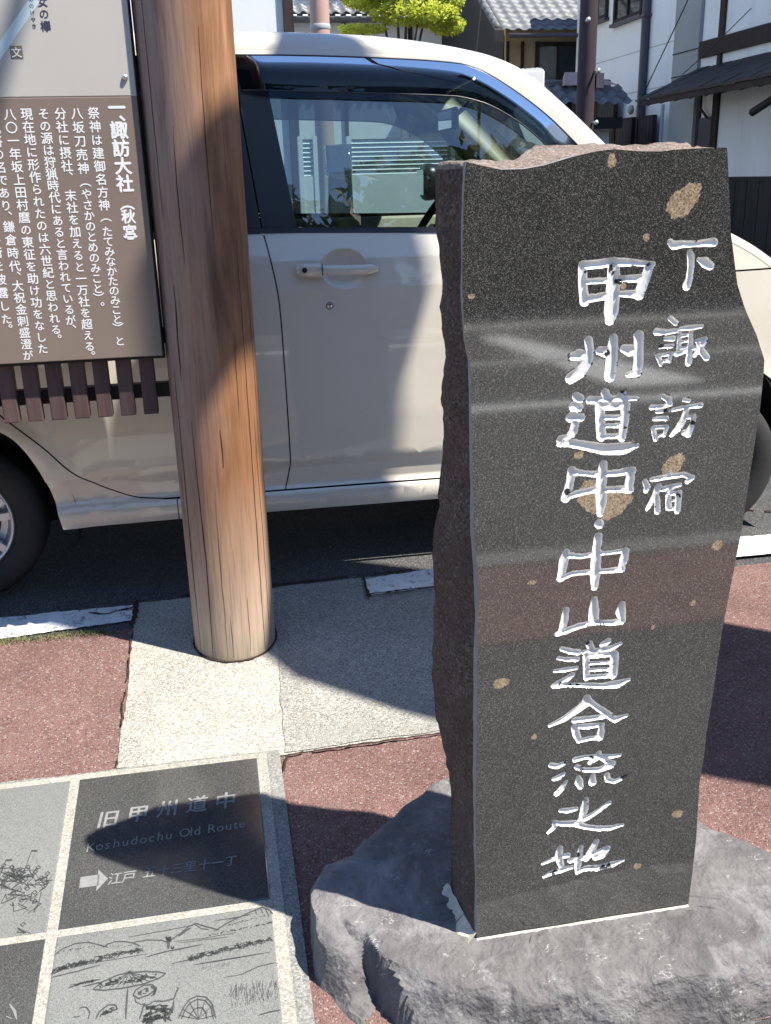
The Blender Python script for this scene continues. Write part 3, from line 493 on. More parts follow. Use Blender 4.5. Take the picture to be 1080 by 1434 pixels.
ETCH=[(0.0024,[(-0.374,1.484),(-0.36,1.495),(-0.339,1.502),(-0.316,1.501),(-0.293,1.49),(-0.279,1.483)]),(0.0024,[(-0.284,1.489),(-0.268,1.493),(-0.252,1.491),(-0.234,1.484),(-0.22,1.474)]),(0.0024,[(-0.234,1.485),(-0.211,1.486),(-0.184,1.481),(-0.17,1.473)]),(0.003,[(-0.165,1.478),(-0.147,1.491),(-0.133,1.503),(-0.119,1.507),(-0.105,1.498),(-0.078,1.484)]),(0.004,[(-0.152,1.484),(-0.14,1.492),(-0.129,1.499)]),(0.002,[(-0.124,1.507),(-0.11,1.493),(-0.096,1.488)]),(0.003,[(-0.087,1.483),(-0.059,1.498),(-0.035,1.508),(-0.01,1.517),(0.005,1.522),(0.018,1.513),(0.025,1.503)]),(0.0014,[(-0.244,1.499),(-0.17,1.501),(-0.129,1.504)]),(0.0014,[(-0.087,1.506),(-0.02,1.508)]),(0.0014,[(-0.063,1.504),(-0.011,1.511)]),(0.0018,[(-0.008,1.519),(-0.006,1.506)]),(0.0018,[(0.002,1.521),(0.006,1.506)]),(0.0018,[(0.011,1.517),(0.017,1.498)]),(0.006,[(-0.171,1.483),(-0.17,1.459)]),(0.0014,[(-0.36,1.449),(-0.286,1.454),(-0.206,1.455)]),(0.002,[(-0.21,1.448),(-0.188,1.453),(-0.111,1.457)]),(0.0014,[(-0.205,1.45),(-0.152,1.456),(-0.106,1.458)]),(0.002,[(-0.165,1.426),(-0.106,1.431)]),(0.002,[(-0.125,1.416),(-0.08,1.417),(0.011,1.418)]),(0.0018,[(-0.111,1.416),(-0.016,1.417)]),(0.002,[(-0.041,1.38),(-0.009,1.392),(0.021,1.394)]),(0.0014,[(-0.072,1.38),(-0.036,1.381)]),(0.003,[(-0.342,1.409),(-0.313,1.416),(-0.287,1.417)]),(0.002,[(-0.339,1.414),(-0.3,1.415)]),(0.003,[(-0.316,1.407),(-0.282,1.411)]),(0.0025,[(-0.375,1.436),(-0.328,1.441),(-0.289,1.447)]),(0.0014,[(-0.161,1.473),(-0.106,1.471),(-0.046,1.472)]),(0.0014,[(-0.152,1.469),(-0.06,1.465)]),(0.003,[(-0.299,1.398),(-0.281,1.393),(-0.247,1.391),(-0.212,1.393),(-0.186,1.399),(-0.173,1.407)]),(0.003,[(-0.299,1.398),(-0.282,1.411),(-0.257,1.42),(-0.238,1.421),(-0.209,1.418),(-0.187,1.413),(-0.173,1.407)]),(0.0016,[(-0.238,1.421),(-0.29,1.396)]),(0.0016,[(-0.238,1.421),(-0.272,1.393)]),(0.0016,[(-0.238,1.421),(-0.26,1.392)]),(0.0016,[(-0.238,1.421),(-0.247,1.391)]),(0.0016,[(-0.238,1.421),(-0.229,1.392)]),(0.0016,[(-0.238,1.421),(-0.212,1.393)]),(0.0016,[(-0.238,1.421),(-0.199,1.395)]),(0.0016,[(-0.238,1.421),(-0.186,1.399)]),(0.0035,[(-0.239,1.39),(-0.239,1.329)]),(0.007,[(-0.238,1.425),(-0.238,1.421)]),(0.0028,[(-0.229,1.374),(-0.225,1.383),(-0.212,1.39),(-0.197,1.389),(-0.189,1.379),(-0.192,1.369),(-0.198,1.366)]),(0.0028,[(-0.229,1.374),(-0.22,1.365),(-0.203,1.369),(-0.189,1.379)]),(0.0045,[(-0.199,1.386),(-0.191,1.378),(-0.194,1.368)]),(0.002,[(-0.226,1.368),(-0.224,1.36),(-0.213,1.352),(-0.206,1.355)]),(0.003,[(-0.194,1.355),(-0.176,1.352),(-0.159,1.353),(-0.155,1.365),(-0.152,1.372)]),(0.002,[(-0.152,1.372),(-0.154,1.376)]),(0.002,[(-0.152,1.372),(-0.149,1.374)]),(0.003,[(-0.159,1.351),(-0.161,1.332),(-0.169,1.316)]),(0.003,[(-0.21,1.351),(-0.212,1.339),(-0.216,1.324)]),(0.0025,[(-0.211,1.352),(-0.202,1.349),(-0.194,1.355)]),(0.0026,[(-0.151,1.313),(-0.144,1.331),(-0.134,1.346),(-0.119,1.352),(-0.103,1.346),(-0.093,1.329),(-0.088,1.302)]),(0.0026,[(-0.146,1.312),(-0.14,1.328),(-0.131,1.34),(-0.118,1.345),(-0.105,1.34),(-0.096,1.326),(-0.092,1.302)]),(0.0026,[(-0.134,1.31),(-0.13,1.319),(-0.125,1.326),(-0.118,1.329),(-0.11,1.326),(-0.105,1.317),(-0.103,1.304)]),(0.0016,[(-0.117,1.306),(-0.151,1.32)]),(0.0016,[(-0.117,1.306),(-0.144,1.331)]),(0.0016,[(-0.117,1.306),(-0.134,1.346)]),(0.0016,[(-0.117,1.306),(-0.119,1.352)]),(0.0016,[(-0.117,1.306),(-0.103,1.346)]),(0.0016,[(-0.117,1.306),(-0.093,1.329)]),(0.0016,[(-0.117,1.306),(-0.088,1.309)]),(0.003,[(-0.289,1.339),(-0.284,1.352),(-0.27,1.362),(-0.258,1.36),(-0.254,1.351),(-0.265,1.349),(-0.282,1.345)]),(0.0022,[(-0.319,1.364),(-0.315,1.366),(-0.306,1.364),(-0.3,1.353),(-0.302,1.34)]),(0.0022,[(-0.328,1.349),(-0.315,1.349)]),(0.003,[(-0.015,1.295),(0.002,1.298),(0.021,1.298)])]
CLUMP=[(170,0.0055,0.002,[(-0.374,1.446),(-0.347,1.456),(-0.317,1.457),(-0.286,1.462),(-0.251,1.465),(-0.219,1.465)]),(150,0.0055,0.002,[(-0.133,1.431),(-0.097,1.435),(-0.061,1.439),(-0.024,1.443),(0.018,1.445)]),(22,0.005,0.002,[(-0.174,1.484),(-0.167,1.48)]),(12,0.003,0.002,[(-0.164,1.462),(-0.161,1.459)]),(70,0.0022,0.0012,[(-0.097,1.476),(-0.059,1.478),(-0.012,1.481),(0.021,1.483)]),(26,0.003,0.0016,[(-0.33,1.412),(-0.3,1.415)]),(60,0.006,0.0026,[(-0.286,1.403),(-0.256,1.408),(-0.221,1.405),(-0.189,1.406)]),(70,0.008,0.0034,[(-0.204,1.342),(-0.176,1.34),(-0.168,1.328),(-0.201,1.327),(-0.205,1.323),(-0.167,1.319)]),(24,0.005,0.002,[(-0.282,1.345),(-0.261,1.353)]),(14,0.004,0.002,[(-0.22,1.375),(-0.199,1.381)]),(40,0.0022,0.0012,[(-0.368,1.488),(-0.311,1.491),(-0.229,1.476)]),(30,0.002,0.0012,[(-0.059,1.492),(0.013,1.502)])]
REEDS=[(-0.083, 1.317), (0.02, 1.308), (0.017, 1.353), (-0.064, 1.353), (-0.111, 1.403), (-0.062, 1.404)]

# ------------------------------------------------------------------ base rock
def poly_r(outline, c, ang):
    'distance from c to a closed outline along each angle'
    pts = np.array(outline) - np.array(c); a = np.unwrap(np.arctan2(pts[:, 1], pts[:, 0]))
    if a[-1] < a[0]: pts = pts[::-1]
    n = len(pts); out = []
    for t in ang:
        d = np.array([math.cos(t), math.sin(t)]); best = None
        for i in range(n):
            p, q = pts[i], pts[(i+1) % n]; e = q-p
            den = d[0]*e[1]-d[1]*e[0]
            if abs(den) < 1e-9: continue
            s = (p[0]*e[1]-p[1]*e[0])/den; u = (p[0]*d[1]-p[1]*d[0])/den
            if s > 0 and -1e-6 <= u <= 1+1e-6: best = s if best is None else max(best, s)
        out.append(best if best else 0.3)
    return np.array(out)
top_o = [(0.081,1.40),(0.084,1.462),(0.13,1.519),(0.187,1.535),(0.237,1.612),(0.296,1.65),(0.368,1.69),(0.44,1.722),(0.60,1.72),(0.75,1.62),(0.888,1.495),(0.96,1.415),(1.04,1.33),(1.10,1.24),
         (1.02,1.195),(0.93,1.172),(0.84,1.178),(0.76,1.158),(0.68,1.168),(0.60,1.160),(0.52,1.178),(0.43,1.180),(0.36,1.202),(0.30,1.215),(0.255,1.25),(0.20,1.30),(0.155,1.325),(0.11,1.34)]
bot_o = [(0.070,1.42),(0.078,1.462),(0.125,1.53),(0.183,1.55),(0.232,1.625),(0.29,1.665),(0.365,1.705),(0.44,1.74),(0.605,1.745),(0.765,1.64),(0.91,1.51),(0.99,1.43),(1.08,1.34),(1.15,1.22),
         (1.06,1.14),(0.94,1.128),(0.84,1.135),(0.76,1.12),(0.68,1.13),(0.60,1.128),(0.52,1.142),(0.43,1.148),(0.36,1.165),(0.29,1.18),(0.215,1.20),(0.15,1.21),(0.113,1.266),(0.085,1.34)]
RC = (0.52, 1.40); NA = 900
ang = np.linspace(0, 2*PI, NA, endpoint=False)
rt_ = poly_r(top_o, RC, ang); rb_ = poly_r(bot_o, RC, ang)
rv = []; rings = [0.02, 0.1, 0.2, 0.3, 0.38, 0.45, 0.51, 0.56, 0.6, 0.64, 0.675, 0.71, 0.74, 0.77, 0.795, 0.82, 0.84, 0.86, 0.88, 0.895, 0.91, 0.925, 0.94, 0.953, 0.965, 0.976, 0.985, 0.993, 1.0]
sides = [0.04, 0.09, 0.15, 0.21, 0.28, 0.35, 0.42, 0.5, 0.58, 0.66, 0.74, 0.82, 0.91, 1.0]
def nz(x, y, z, s): return noise.noise(Vector((x*s, y*s, z*s)))
def chip(x, y, z, s): return noise.voronoi(Vector((x*s, y*s, z*s)))[0][0]
def ridge(x, y, z, s): return 1-abs(nz(x, y, z, s))*2
for k in rings:
    for i in range(NA):
        x = RC[0]+math.cos(ang[i])*rt_[i]*k; y = RC[1]+math.sin(ang[i])*rt_[i]*k
        h = 0.100 - 0.006*max(0, (k-0.86)/0.14)**2.5
        h += 0.005*nz(x, y, 0, 6) + 0.0035*nz(x, y, 3, 17) + 0.0018*nz(x, y, 5, 45)
        h += 0.0007*nz(x, y, 8, 90)
        if 0.33 < x < 0.80 and 1.28 < y < 1.46: h = 0.099
        rv.append((x, y, G(y)+h))
for k in sides:
    for i in range(NA):
        r_ = rt_[i]*(1-k)+rb_[i]*k; ca, sa = math.cos(ang[i]), math.sin(ang[i])
        h = 0.092*(1-k**1.5) - 0.03*k
        x = RC[0]+ca*r_; y = RC[1]+sa*r_
        d = 0.010*nz(x, y, h*2.5, 7) + 0.004*nz(x, y, h*2, 30)
        d *= min(1, k*2)
        x += ca*d; y += sa*d
        rv.append((x, y, G(y)+h+0.008*nz(x, y, 9, 18)*min(1, k*3)*(1-k)))
# chisel the rim: clamp everything beyond a set of random planes, which leaves flat fracture facets with crisp edges
rr_ = random.Random(11); RV = np.array(rv); Gz = np.array([G(p[1]) for p in rv])
RV[:, 2] -= Gz
def chisel(t, inset, tilt, turn, z0, reach):
    r_ = np.interp(t % (2*PI), np.append(ang, 2*PI), np.append(rt_, rt_[0]))
    p = np.array([RC[0]+math.cos(t)*r_, RC[1]+math.sin(t)*r_, z0])
    # outward direction of the outline here
    e_ = 0.06; ra = np.interp((t-e_) % (2*PI), np.append(ang, 2*PI), np.append(rt_, rt_[0])); rb2 = np.interp((t+e_) % (2*PI), np.append(ang, 2*PI), np.append(rt_, rt_[0]))
    tx2 = math.cos(t+e_)*rb2-math.cos(t-e_)*ra; ty2 = math.sin(t+e_)*rb2-math.sin(t-e_)*ra
    o_ = math.atan2(-tx2, ty2)+turn
    n_ = np.array([math.cos(o_)*math.cos(tilt), math.sin(o_)*math.cos(tilt), math.sin(tilt)])
    local = np.hypot(RV[:, 0]-p[0], RV[:, 1]-p[1]) < reach
    q = RV@n_; q = q-(q[local].max()-inset)
    dist_ = np.hypot(RV[:, 0]-p[0], RV[:, 1]-p[1]); m_ = (q > 0) & local
    RV[m_] -= np.outer(q[m_]*np.clip((reach-dist_[m_])/(0.35*reach), 0, 1), n_)
for k_ in range(46): chisel(rr_.uniform(0, 2*PI), rr_.uniform(0.004, 0.012), R(rr_.uniform(-6, 24)), rr_.gauss(0, 0.35), 0.05, 0.12)
for k_ in range(30): chisel(rr_.uniform(0, 2*PI), rr_.uniform(0.003, 0.009), R(rr_.uniform(30, 62)), rr_.gauss(0, 0.5), 0.088, 0.09)
for k_ in range(44): chisel(-PI/2+rr_.gauss(0, 0.8), rr_.uniform(0.003, 0.008), R(rr_.uniform(15, 58)), rr_.gauss(0, 0.8), 0.086, rr_.uniform(0.03, 0.07))   # front edge, seen closest
for j in range(len(rv)):
    x, y, z = RV[j]; f = 0.0010*nz(x, y, z, 70)+0.0006*nz(x, y, z, 150)
    rv[j] = (x+f, y-f, z+Gz[j]+f)
# a cleft in the left front corner
for j, (x, y, z) in enumerate(rv):
    a = Vector((0.162, 1.350)); b = Vector((0.245, 1.165)); p = Vector((x, y)); t = max(0, min(1, (p-a).dot(b-a)/(b-a).length_squared))
    q = a.lerp(b, t); d = (p-q).length
    side = (b-a).x*(p-a).y-(b-a).y*(p-a).x
    d += 0.004*nz(x, y, 1, 60)
    if d < 0.05: 
        dep = 0.075*min(1, t*4+0.2)*max(0, 1-max(d, 0)/(0.045 if side < 0 else 0.012))**0.7
        rv[j] = (x, y, max(z-dep, G(y)-0.03))
nr = len(rings)+len(sides); rf = []
for j in range(nr-1):
    for i in range(NA): rf.append((j*NA+i, j*NA+(i+1) % NA, (j+1)*NA+(i+1) % NA, (j+1)*NA+i))
rf.append(tuple(range(NA-1, -1, -1)))
rf = [f[::-1] for f in rf]
rock = mobj('base_rock', rv, rf, M['rock'], None, True)
rock.data.set_sharp_from_angle(angle=R(33))
tag(rock, 'low grey natural boulder with chipped edges carrying the engraved stone', 'rock')

# ------------------------------------------------------------------ engraved standing stone
YFACE = 1.30
def lerp_prof(pts, z):
    p = sorted((b, a) for a, b in pts); return np.interp(z, [a for a, _ in p], [b for _, b in p])
def wob(z, s, a): return a*noise.noise(Vector((0.3, 0.7, z*s)))
NXg, NZg = 330, 920
zb = -0.105
uu = np.linspace(0, 1, NXg+1); vv = np.linspace(0, 1, NZg+1)
tfx = [a for a, _ in TF]; tfz = [b for _, b in TF]
X = np.zeros((NZg+1, NXg+1)); Z = np.zeros_like(X)
for it in range(3):
    zt = np.interp(0.345 + uu*(0.712-0.345) if it == 0 else X[-1], tfx, tfz) - 0.002
    Z = zb + vv[:, None]*(zt[None, :]-zb)
    XL = lerp_prof(FL, Z) + 0.0; XR = lerp_prof(FR, Z)
    X = XL + uu[None, :]*(XR-XL)
def sdf(X, Z):
    D = np.full(X.shape, 1.0)
    for s in STROKES:
        P = np.array(s)
        x0, x1 = P[:, 0].min()-0.02, P[:, 0].max()+0.02; z0, z1 = P[:, 1].min()-0.02, P[:, 1].max()+0.02
        mask = (X > x0) & (X < x1) & (Z > z0) & (Z < z1)
        if not mask.any(): continue
        xs, zs = X[mask], Z[mask]; d = np.full(xs.shape, 1.0)
        for i in range(len(P)-1):
            ax, az, ar = P[i]; bx, bz, br = P[i+1]; ex, ez = bx-ax, bz-az; L = ex*ex+ez*ez+1e-12
            t = np.clip(((xs-ax)*ex+(zs-az)*ez)/L, 0, 1)
            d = np.minimum(d, np.hypot(xs-ax-t*ex, zs-az-t*ez)-(ar+t*(br-ar)))
        D[mask] = np.minimum(D[mask], d)
    return D
def jit(X, Z):
    return 0.0003*np.sin(X*300+Z*170)*np.sin(Z*270-X*110)
DS = sdf(X, Z) + jit(X, Z)
# snap near-edge grid points on to the stroke outline so the cut edges are clean
e = 0.0004
gx = (sdf(X+e, Z)+jit(X+e, Z)-sdf(X-e, Z)-jit(X-e, Z))/(2*e); gz = (sdf(X, Z+e)+jit(X, Z+e)-sdf(X, Z-e)-jit(X, Z-e))/(2*e)
gl = np.maximum(np.hypot(gx, gz), 0.5); near = np.abs(DS) < 0.00075
Xs = np.where(near, X-DS*gx/gl**2, X); Zs = np.where(near, Z-DS*gz/gl**2, Z)
DS2 = np.where(near, 0.0, DS)
inside = np.maximum(-DS2, 0)
dep = 0.0046*np.sqrt(np.clip(1-(1-np.minimum(inside/0.0085, 1))**2, 0, 1))
dep = dep*(1+0.05*np.sin(X*150)*np.sin(Z*170+1))
Yg = YFACE + dep
V = np.stack([Xs, Yg, Zs], -1).reshape(-1, 3)
idx = np.arange((NZg+1)*(NXg+1)).reshape(NZg+1, NXg+1)
F = np.stack([idx[:-1, :-1], idx[:-1, 1:], idx[1:, 1:], idx[1:, :-1]], -1).reshape(-1, 4)
dc = (DS2[:-1, :-1]+DS2[:-1, 1:]+DS2[1:, 1:]+DS2[1:, :-1]).reshape(-1)/4
xc = (Xs[:-1, :-1]+Xs[1:, 1:]).reshape(-1)/2; zc = (Zs[:-1, :-1]+Zs[1:, 1:]).reshape(-1)/2
ins_ = dc < -1e-9
inc = np.zeros(len(F), bool)
for cx, cz, rx, rz, a in INCL:
    ca, sa = math.cos(R(-a)), math.sin(R(-a)); dx, dz = xc-cx, zc-cz
    p = (dx*ca+dz*sa)/rx; q = (-dx*sa+dz*ca)/rz
    rr = np.sqrt(p*p+q*q); th = np.arctan2(q, p)
    inc |= rr < 1+0.07*np.sin(3*th+cx*50)+0.05*np.sin(7*th+cz*90)+0.04*np.sin(17*th)
mon = thing('stone_monument', (0.555, 1.36, G(1.36)+0.09), 'tall dark polished granite marker stone with silver engraved characters, on the low rock', 'monument')
def np_mesh(name, V, F, mats, mi, parent, smooth=True):
    used = np.unique(F); mp = -np.ones(len(V), int); mp[used] = np.arange(len(used))
    me = bpy.data.meshes.new(name); VV = V[used]; FF = mp[F]
    me.vertices.add(len(VV)); me.vertices.foreach_set('co', VV.astype(np.float32).ravel())
    me.loops.add(FF.size); me.loops.foreach_set('vertex_index', FF.ravel().astype(np.int32))
    me.polygons.add(len(FF)); me.polygons.foreach_set('loop_start', (np.arange(len(FF))*4).astype(np.int32))
    for m in mats: me.materials.append(m)
    me.polygons.foreach_set('material_index', mi.astype(np.int32)); me.polygons.foreach_set('use_smooth', np.full(len(FF), smooth))
    me.update(calc_edges=True); me.validate()
    o = bpy.data.objects.new(name, me); return link(o, parent)
face = np_mesh('polished_face', V, F[~ins_], [M['granite'], M['inclusion']], inc[~ins_].astype(int), mon)
np_mesh('inscription', V, F[ins_], [M['silver']], np.zeros(ins_.sum(), int), mon)
# rough back, sides and split top: rings run from the front edge round to the back
def stone_side():
    vs, fs = [], []
    # outline of front edge, counter-clockwise from bottom left up, over the top and down the right
    fl, bl = [], []
    zs = np.linspace(zb, FL[0][1]-0.0015, 150)
    for z in zs:
        fl.append((float(lerp_prof(FL, z)), z)); bl.append((float(lerp_prof(BL, z-0.004))+0.002*nz(z, 0, 0, 60), z))
    nL = len(fl)
    tx = np.linspace(0.3465, 0.7115, 110)
    for x in tx:
        fl.append((x, float(np.interp(x, tfx, tfz))-0.0015)); bl.append((x, float(np.interp(x, [a for a, _ in TB], [b for _, b in TB]))+0.002*nz(x, 1, 0, 55)))
    zr = np.linspace(FR[0][1]-0.002, zb, 130)
    for z in zr:
        fl.append((float(lerp_prof(FR, z)), z)); bl.append((float(lerp_prof(FR, z))-0.012+0.008*nz(z, 2, 0, 14), z))
    n = len(fl); depth = 0.115
    layers = [0, 0.045, 0.10, 0.2, 0.32, 0.45, 0.58, 0.70, 0.82, 0.92, 1.0]
    for t in layers:
        for i in range(n):
            fx, fz = fl[i]; bx, bz = bl[i]
            x = fx+(bx-fx)*(t**0.8); y = YFACE+depth*t
            if i < nL: y += 0.02*t*math.sin(fz*5+1)
            z = fz+(bz-fz)*t
            if t > 0.01:
                a = (0.0065 if i < nL+110 else 0.005)*min(1, t*5)*(1 if t < 0.95 else 0.5)
                dn_ = a*(nz(x, y, z, 14)+0.6*nz(x, y, z, 34)+0.4*nz(x, y, z, 80))
                if i < nL: x -= dn_ + (0.006*min(1, t*4) if t < 0.9 else 0)
                elif i < nL+110: z += dn_*1.1 - (0.004*math.sin(PI*t))
                else: x += dn_ - 0.004*t
            ff = max(0, min(1, (t-0.50)/0.5))*max(0, min(1, 1-(x-0.33)/0.15))*max(0, min(1, (z-0.98)/0.2))   # broken-off rear corner
            bl_ = 0.014*math.sin(PI*max(0, min(1, (t-0.05)/0.75)))*max(0, min(1, 1-(x-0.345)/0.05))*max(0, min(1, (z-0.80)/0.22))
            vs.append((x+0.085*ff-bl_, y, z-0.055*ff))
    mi = []
    for j in range(len(layers)-1):
        for i in range(n-1):
            fs.append((j*n+i, j*n+i+1, (j+1)*n+i+1, (j+1)*n+i))
            top = nL-2 <= i < nL+110
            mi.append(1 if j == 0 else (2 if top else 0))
    # back skin
    b = len(vs)-n; c0 = len(vs)
    for i in range(n):
        x, y, z = vs[b+i]; vs.append((0.55+(x-0.55)*0.5, y+0.012+0.01*nz(x, z, 0, 9), 0.55+(z-0.55)*0.5))
    vs.append((0.55, YFACE+depth+0.03, 0.55))
    for i in range(n-1):
        fs.append((b+i, b+i+1, c0+i+1, c0+i)); mi.append(0); fs.append((c0+i, c0+i+1, len(vs)-1)); mi.append(0)
    return vs, fs, mi
sv, sf, smi = stone_side()
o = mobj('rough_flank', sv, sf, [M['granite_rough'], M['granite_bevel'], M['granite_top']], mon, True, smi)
bm = bmesh.new(); bm.from_mesh(o.data); bmesh.ops.recalc_face_normals(bm, faces=bm.faces[:]); bm.to_mesh(o.data); bm.free()
# cream mortar fillet at the foot
mf = MB()
def fillet(pts, wd, out):
    for i in range(len(pts)-1):
        (ax, ay), (bx, by) = pts[i], pts[i+1]; n = 14
        for k in range(n):
            q = []
            for t in (k/n, (k+1)/n):
                x, y = ax+(bx-ax)*t, ay+(by-ay)*t; ww = wd*(0.75+0.5*nz(x, y, 2, 60)); z = G(y)+0.098
                q.append(((x, y, z+ww), (x+out[i][0]*ww*1.3, y+out[i][1]*ww*1.3, z-0.001)))
            mf.quad(q[0][0], q[0][1], q[1][1], q[1][0])
fillet([(0.368, 1.299), (0.764, 1.299)], 0.0045, [(0, -1)])
fillet([(0.345, 1.42), (0.358, 1.345), (0.368, 1.299)], 0.020, [(-1, -0.2), (-1, -0.4)])
mf.build('mortar_joint', M['mortar'], mon, True)

# ------------------------------------------------------------------ writing (glyph outlines from the built-in font, turned to mesh)
_tc = bpy.data.curves.new('glyph', 'FONT'); _to = bpy.data.objects.new('glyph', _tc); COL.objects.link(_to)
_gc = {}
def glyph(ch, off=0.0):
    k = (ch, off)
    if k not in _gc:
        _tc.body = ch; _tc.offset = off; _tc.resolution_u = 3
        dg = bpy.context.evaluated_depsgraph_get(); dg.update()
        me = bpy.data.meshes.new_from_object(_to.evaluated_get(dg))
        _gc[k] = ([(v.co.x, v.co.y) for v in me.vertices], [tuple(p.vertices) for p in me.polygons])
        bpy.data.meshes.remove(me)
    return _gc[k]
def put(mb, ch, cx, cy, size, to3, off=0.0, rot=0.0, sx=1.0, shear=0.0, centre=(0.5, 0.38), m=0):
    vs, fs = glyph(ch, off); c, s = math.cos(rot), math.sin(rot); out = []
    for x, y in vs:
        x = (x-centre[0])*size*sx; y = (y-centre[1])*size; x += y*shear
        out.append(to3(cx+x*c-y*s, cy+x*s+y*c))
    mb.add(out, fs, m)

def bold(mb, ch, cx, cy, size, plane, lift, wt_, rot=0.0, sx=1.0, shear=0.0, step=0.00004, m=0):
    'heavier lettering: the glyph laid a few times, slightly shifted, each copy a hair further out'
    for k, (dx, dy) in enumerate(((0, 0), (wt_, 0), (-wt_, 0), (0, wt_), (0, -wt_))):
        put(mb, ch, cx+dx*size*0.5, cy+dy*size*0.5, size, plane(lift+step*k), 0.0, rot, sx, shear, m=m)

# ------------------------------------------------------------------ engraved paving tiles let into a concrete slab
ground_sheet('paving_slab', M['slab'], ragged([(-1.9, 0.55), (0.0765, 0.55), (0.0765, 1.978), (-1.9, 1.986)], 0.002, 0.05, keep=(0, 1)), 0.011)
ground_sheet('paving_slab', M['grout'], [(-1.9, 0.55), (0.048, 0.55), (0.046, 1.972), (-1.9, 1.973)], 0.0125)
def gp(lift): return lambda x, y: (x, y, G(y)+lift)
def tile(name, x0, x1, y0, y1, m_, label):
    mb = MB(); b = 0.0025; z = 0.0145
    o_ = [(x0, y0), (x1, y0), (x1, y1), (x0, y1)]; i_ = [(x0+b, y0+b), (x1-b, y0+b), (x1-b, y1-b), (x0+b, y1-b)]
    v = [(x, y, G(y)+0.009) for x, y in o_]+[(x, y, G(y)+z-0.001) for x, y in o_]+[(x, y, G(y)+z) for x, y in i_]
    mb.add(v, [(0,1,5,4),(1,2,6,5),(2,3,7,6),(3,0,4,7),(4,5,9,8),(5,6,10,9),(6,7,11,10),(7,4,8,11),(8,9,10,11)])
    o = mb.build(name, m_); return tag(o, label, 'paving tile')
TA = tile('engraved_tile', -0.374, 0.0225, 1.5415, 1.9545, M['tile_dark'], 'dark polished paving tile engraved with Japanese title, English road name and an arrow')
TBt = tile('engraved_tile', -0.374, 0.0225, 1.112, 1.524, M['tile_grey'], 'pale grey paving tile etched with hills, reeds and a figure under a parasol')
TCt = tile('engraved_tile', -0.792, -0.395, 1.5415, 1.9545, M['tile_grey'], 'pale grey paving tile etched with a scramble of tiny figures and banners')
TD = tile('engraved_tile', -0.792, -0.395, 1.112, 1.524, M['tile_dark'], 'dark paving tile in the lower left corner, below the scramble tile')
def lines3(mb, pts, wd, lift, taper=True):
    P = [Vector(p) for p in pts]; n = len(P)
    for i in range(n-1):
        a, b = P[i], P[i+1]
        if (b-a).length < 1e-6: continue
        d = Vector((-(b-a).y, (b-a).x)).normalized()
        w0 = wd*(0.35 if taper and i == 0 else 1)/2; w1 = wd*(0.35 if taper and i == n-2 else 1)/2
        mb.quad(*[(t.x, t.y, G(t.y)+lift) for t in (a-d*w0, b-d*w1, b+d*w1, a+d*w0)])
LT = 0.0152
tx_ = MB()
for i, (ch, x, y) in enumerate((('旧', -0.302, 1.816), ('甲', -0.240, 1.820), ('州', -0.178, 1.824), ('道', -0.115, 1.826), ('中', -0.053, 1.826))):
    bold(tx_, ch, x, y, 0.052, gp, LT, 0.035, sx=0.92, shear=0.10)
tx_.build('title_lettering', M['etch_pale'], TA); tx_ = MB()
en = 'Koshudochu Old Route'
def adv(ch): return {' ': 0.34, 'o': 0.62, 's': 0.56, 'h': 0.6, 'u': 0.6, 'd': 0.62, 'c': 0.57, 'O': 0.77, 'l': 0.28, 'R': 0.64, 't': 0.37, 'e': 0.59, 'K': 0.66}.get(ch, 0.6)
wsum = sum(adv(c_) for c_ in en); sz = 0.0345; gap_ = (0.330-wsum*sz*0.86)/(len(en)-1)
px_ = -0.342
for i, ch in enumerate(en):
    if ch != ' ': put(tx_, ch, px_, 1.728+0.010*(px_+0.342)/0.33, sz, gp(LT), 0.0, 0, 0.86, 0.05, centre=(0.0, 0.0))
    px_ += adv(ch)*sz*0.86 + gap_
tx_.build('english_lettering', M['etch_pale'], TA); tx_ = MB()
tx_.add([gp(LT)(x, y) for x, y in [(-0.345, 1.662), (-0.345, 1.634), (-0.308, 1.634), (-0.308, 1.662)]], [(0, 1, 2, 3)])
tx_.add([gp(LT)(x, y) for x, y in [(-0.3115, 1.676), (-0.3115, 1.620), (-0.291, 1.648)]], [(0, 1, 2)])
tx_.build('arrow', M['etch_pale'], TA); tx_ = MB()
for ch, x in (('江', -0.277), ('戸', -0.250)): bold(tx_, ch, x, 1.646, 0.033, gp, LT, 0.02, sx=0.85, shear=0.12)
for ch, x in (('五', -0.210), ('十', -0.182), ('三', -0.156), ('里', -0.130), ('十', -0.102), ('一', -0.076), ('丁', -0.049)): bold(tx_, ch, x, 1.650, 0.030, gp, LT, 0.02, sx=0.85, shear=0.12)
tx_.build('distance_lettering', M['etch_pale'], TA)
# landscape drawing
ln = MB()
for wd_, pts in ETCH:
    n_ = len(pts); dense = []
    for i in range(n_-1):
        for k in range(4):
            t_ = k/4; dense.append((pts[i][0]+(pts[i+1][0]-pts[i][0])*t_+random.uniform(-.0004, .0004), pts[i][1]+(pts[i+1][1]-pts[i][1])*t_+random.uniform(-.0004, .0004)))
    lines3(ln, dense+[pts[-1]], wd_*0.9, LT)
for n_, r_, wd_, pts in CLUMP:
    P = np.array(pts)
    for i in range(n_):
        t_ = random.uniform(0, len(P)-1); cx_ = np.interp(t_, range(len(P)), P[:, 0]); cy_ = np.interp(t_, range(len(P)), P[:, 1])+random.uniform(-r_, r_)*0.8
        lines3(ln, [(cx_+random.uniform(-1, 1)*r_, cy_+random.uniform(-1, 1)*r_*0.6) for _ in range(3)], wd_*0.75, LT, False)
rx0, rx1 = REEDS[3][0], REEDS[1][0]; ry0, ry1 = REEDS[0][1], REEDS[2][1]
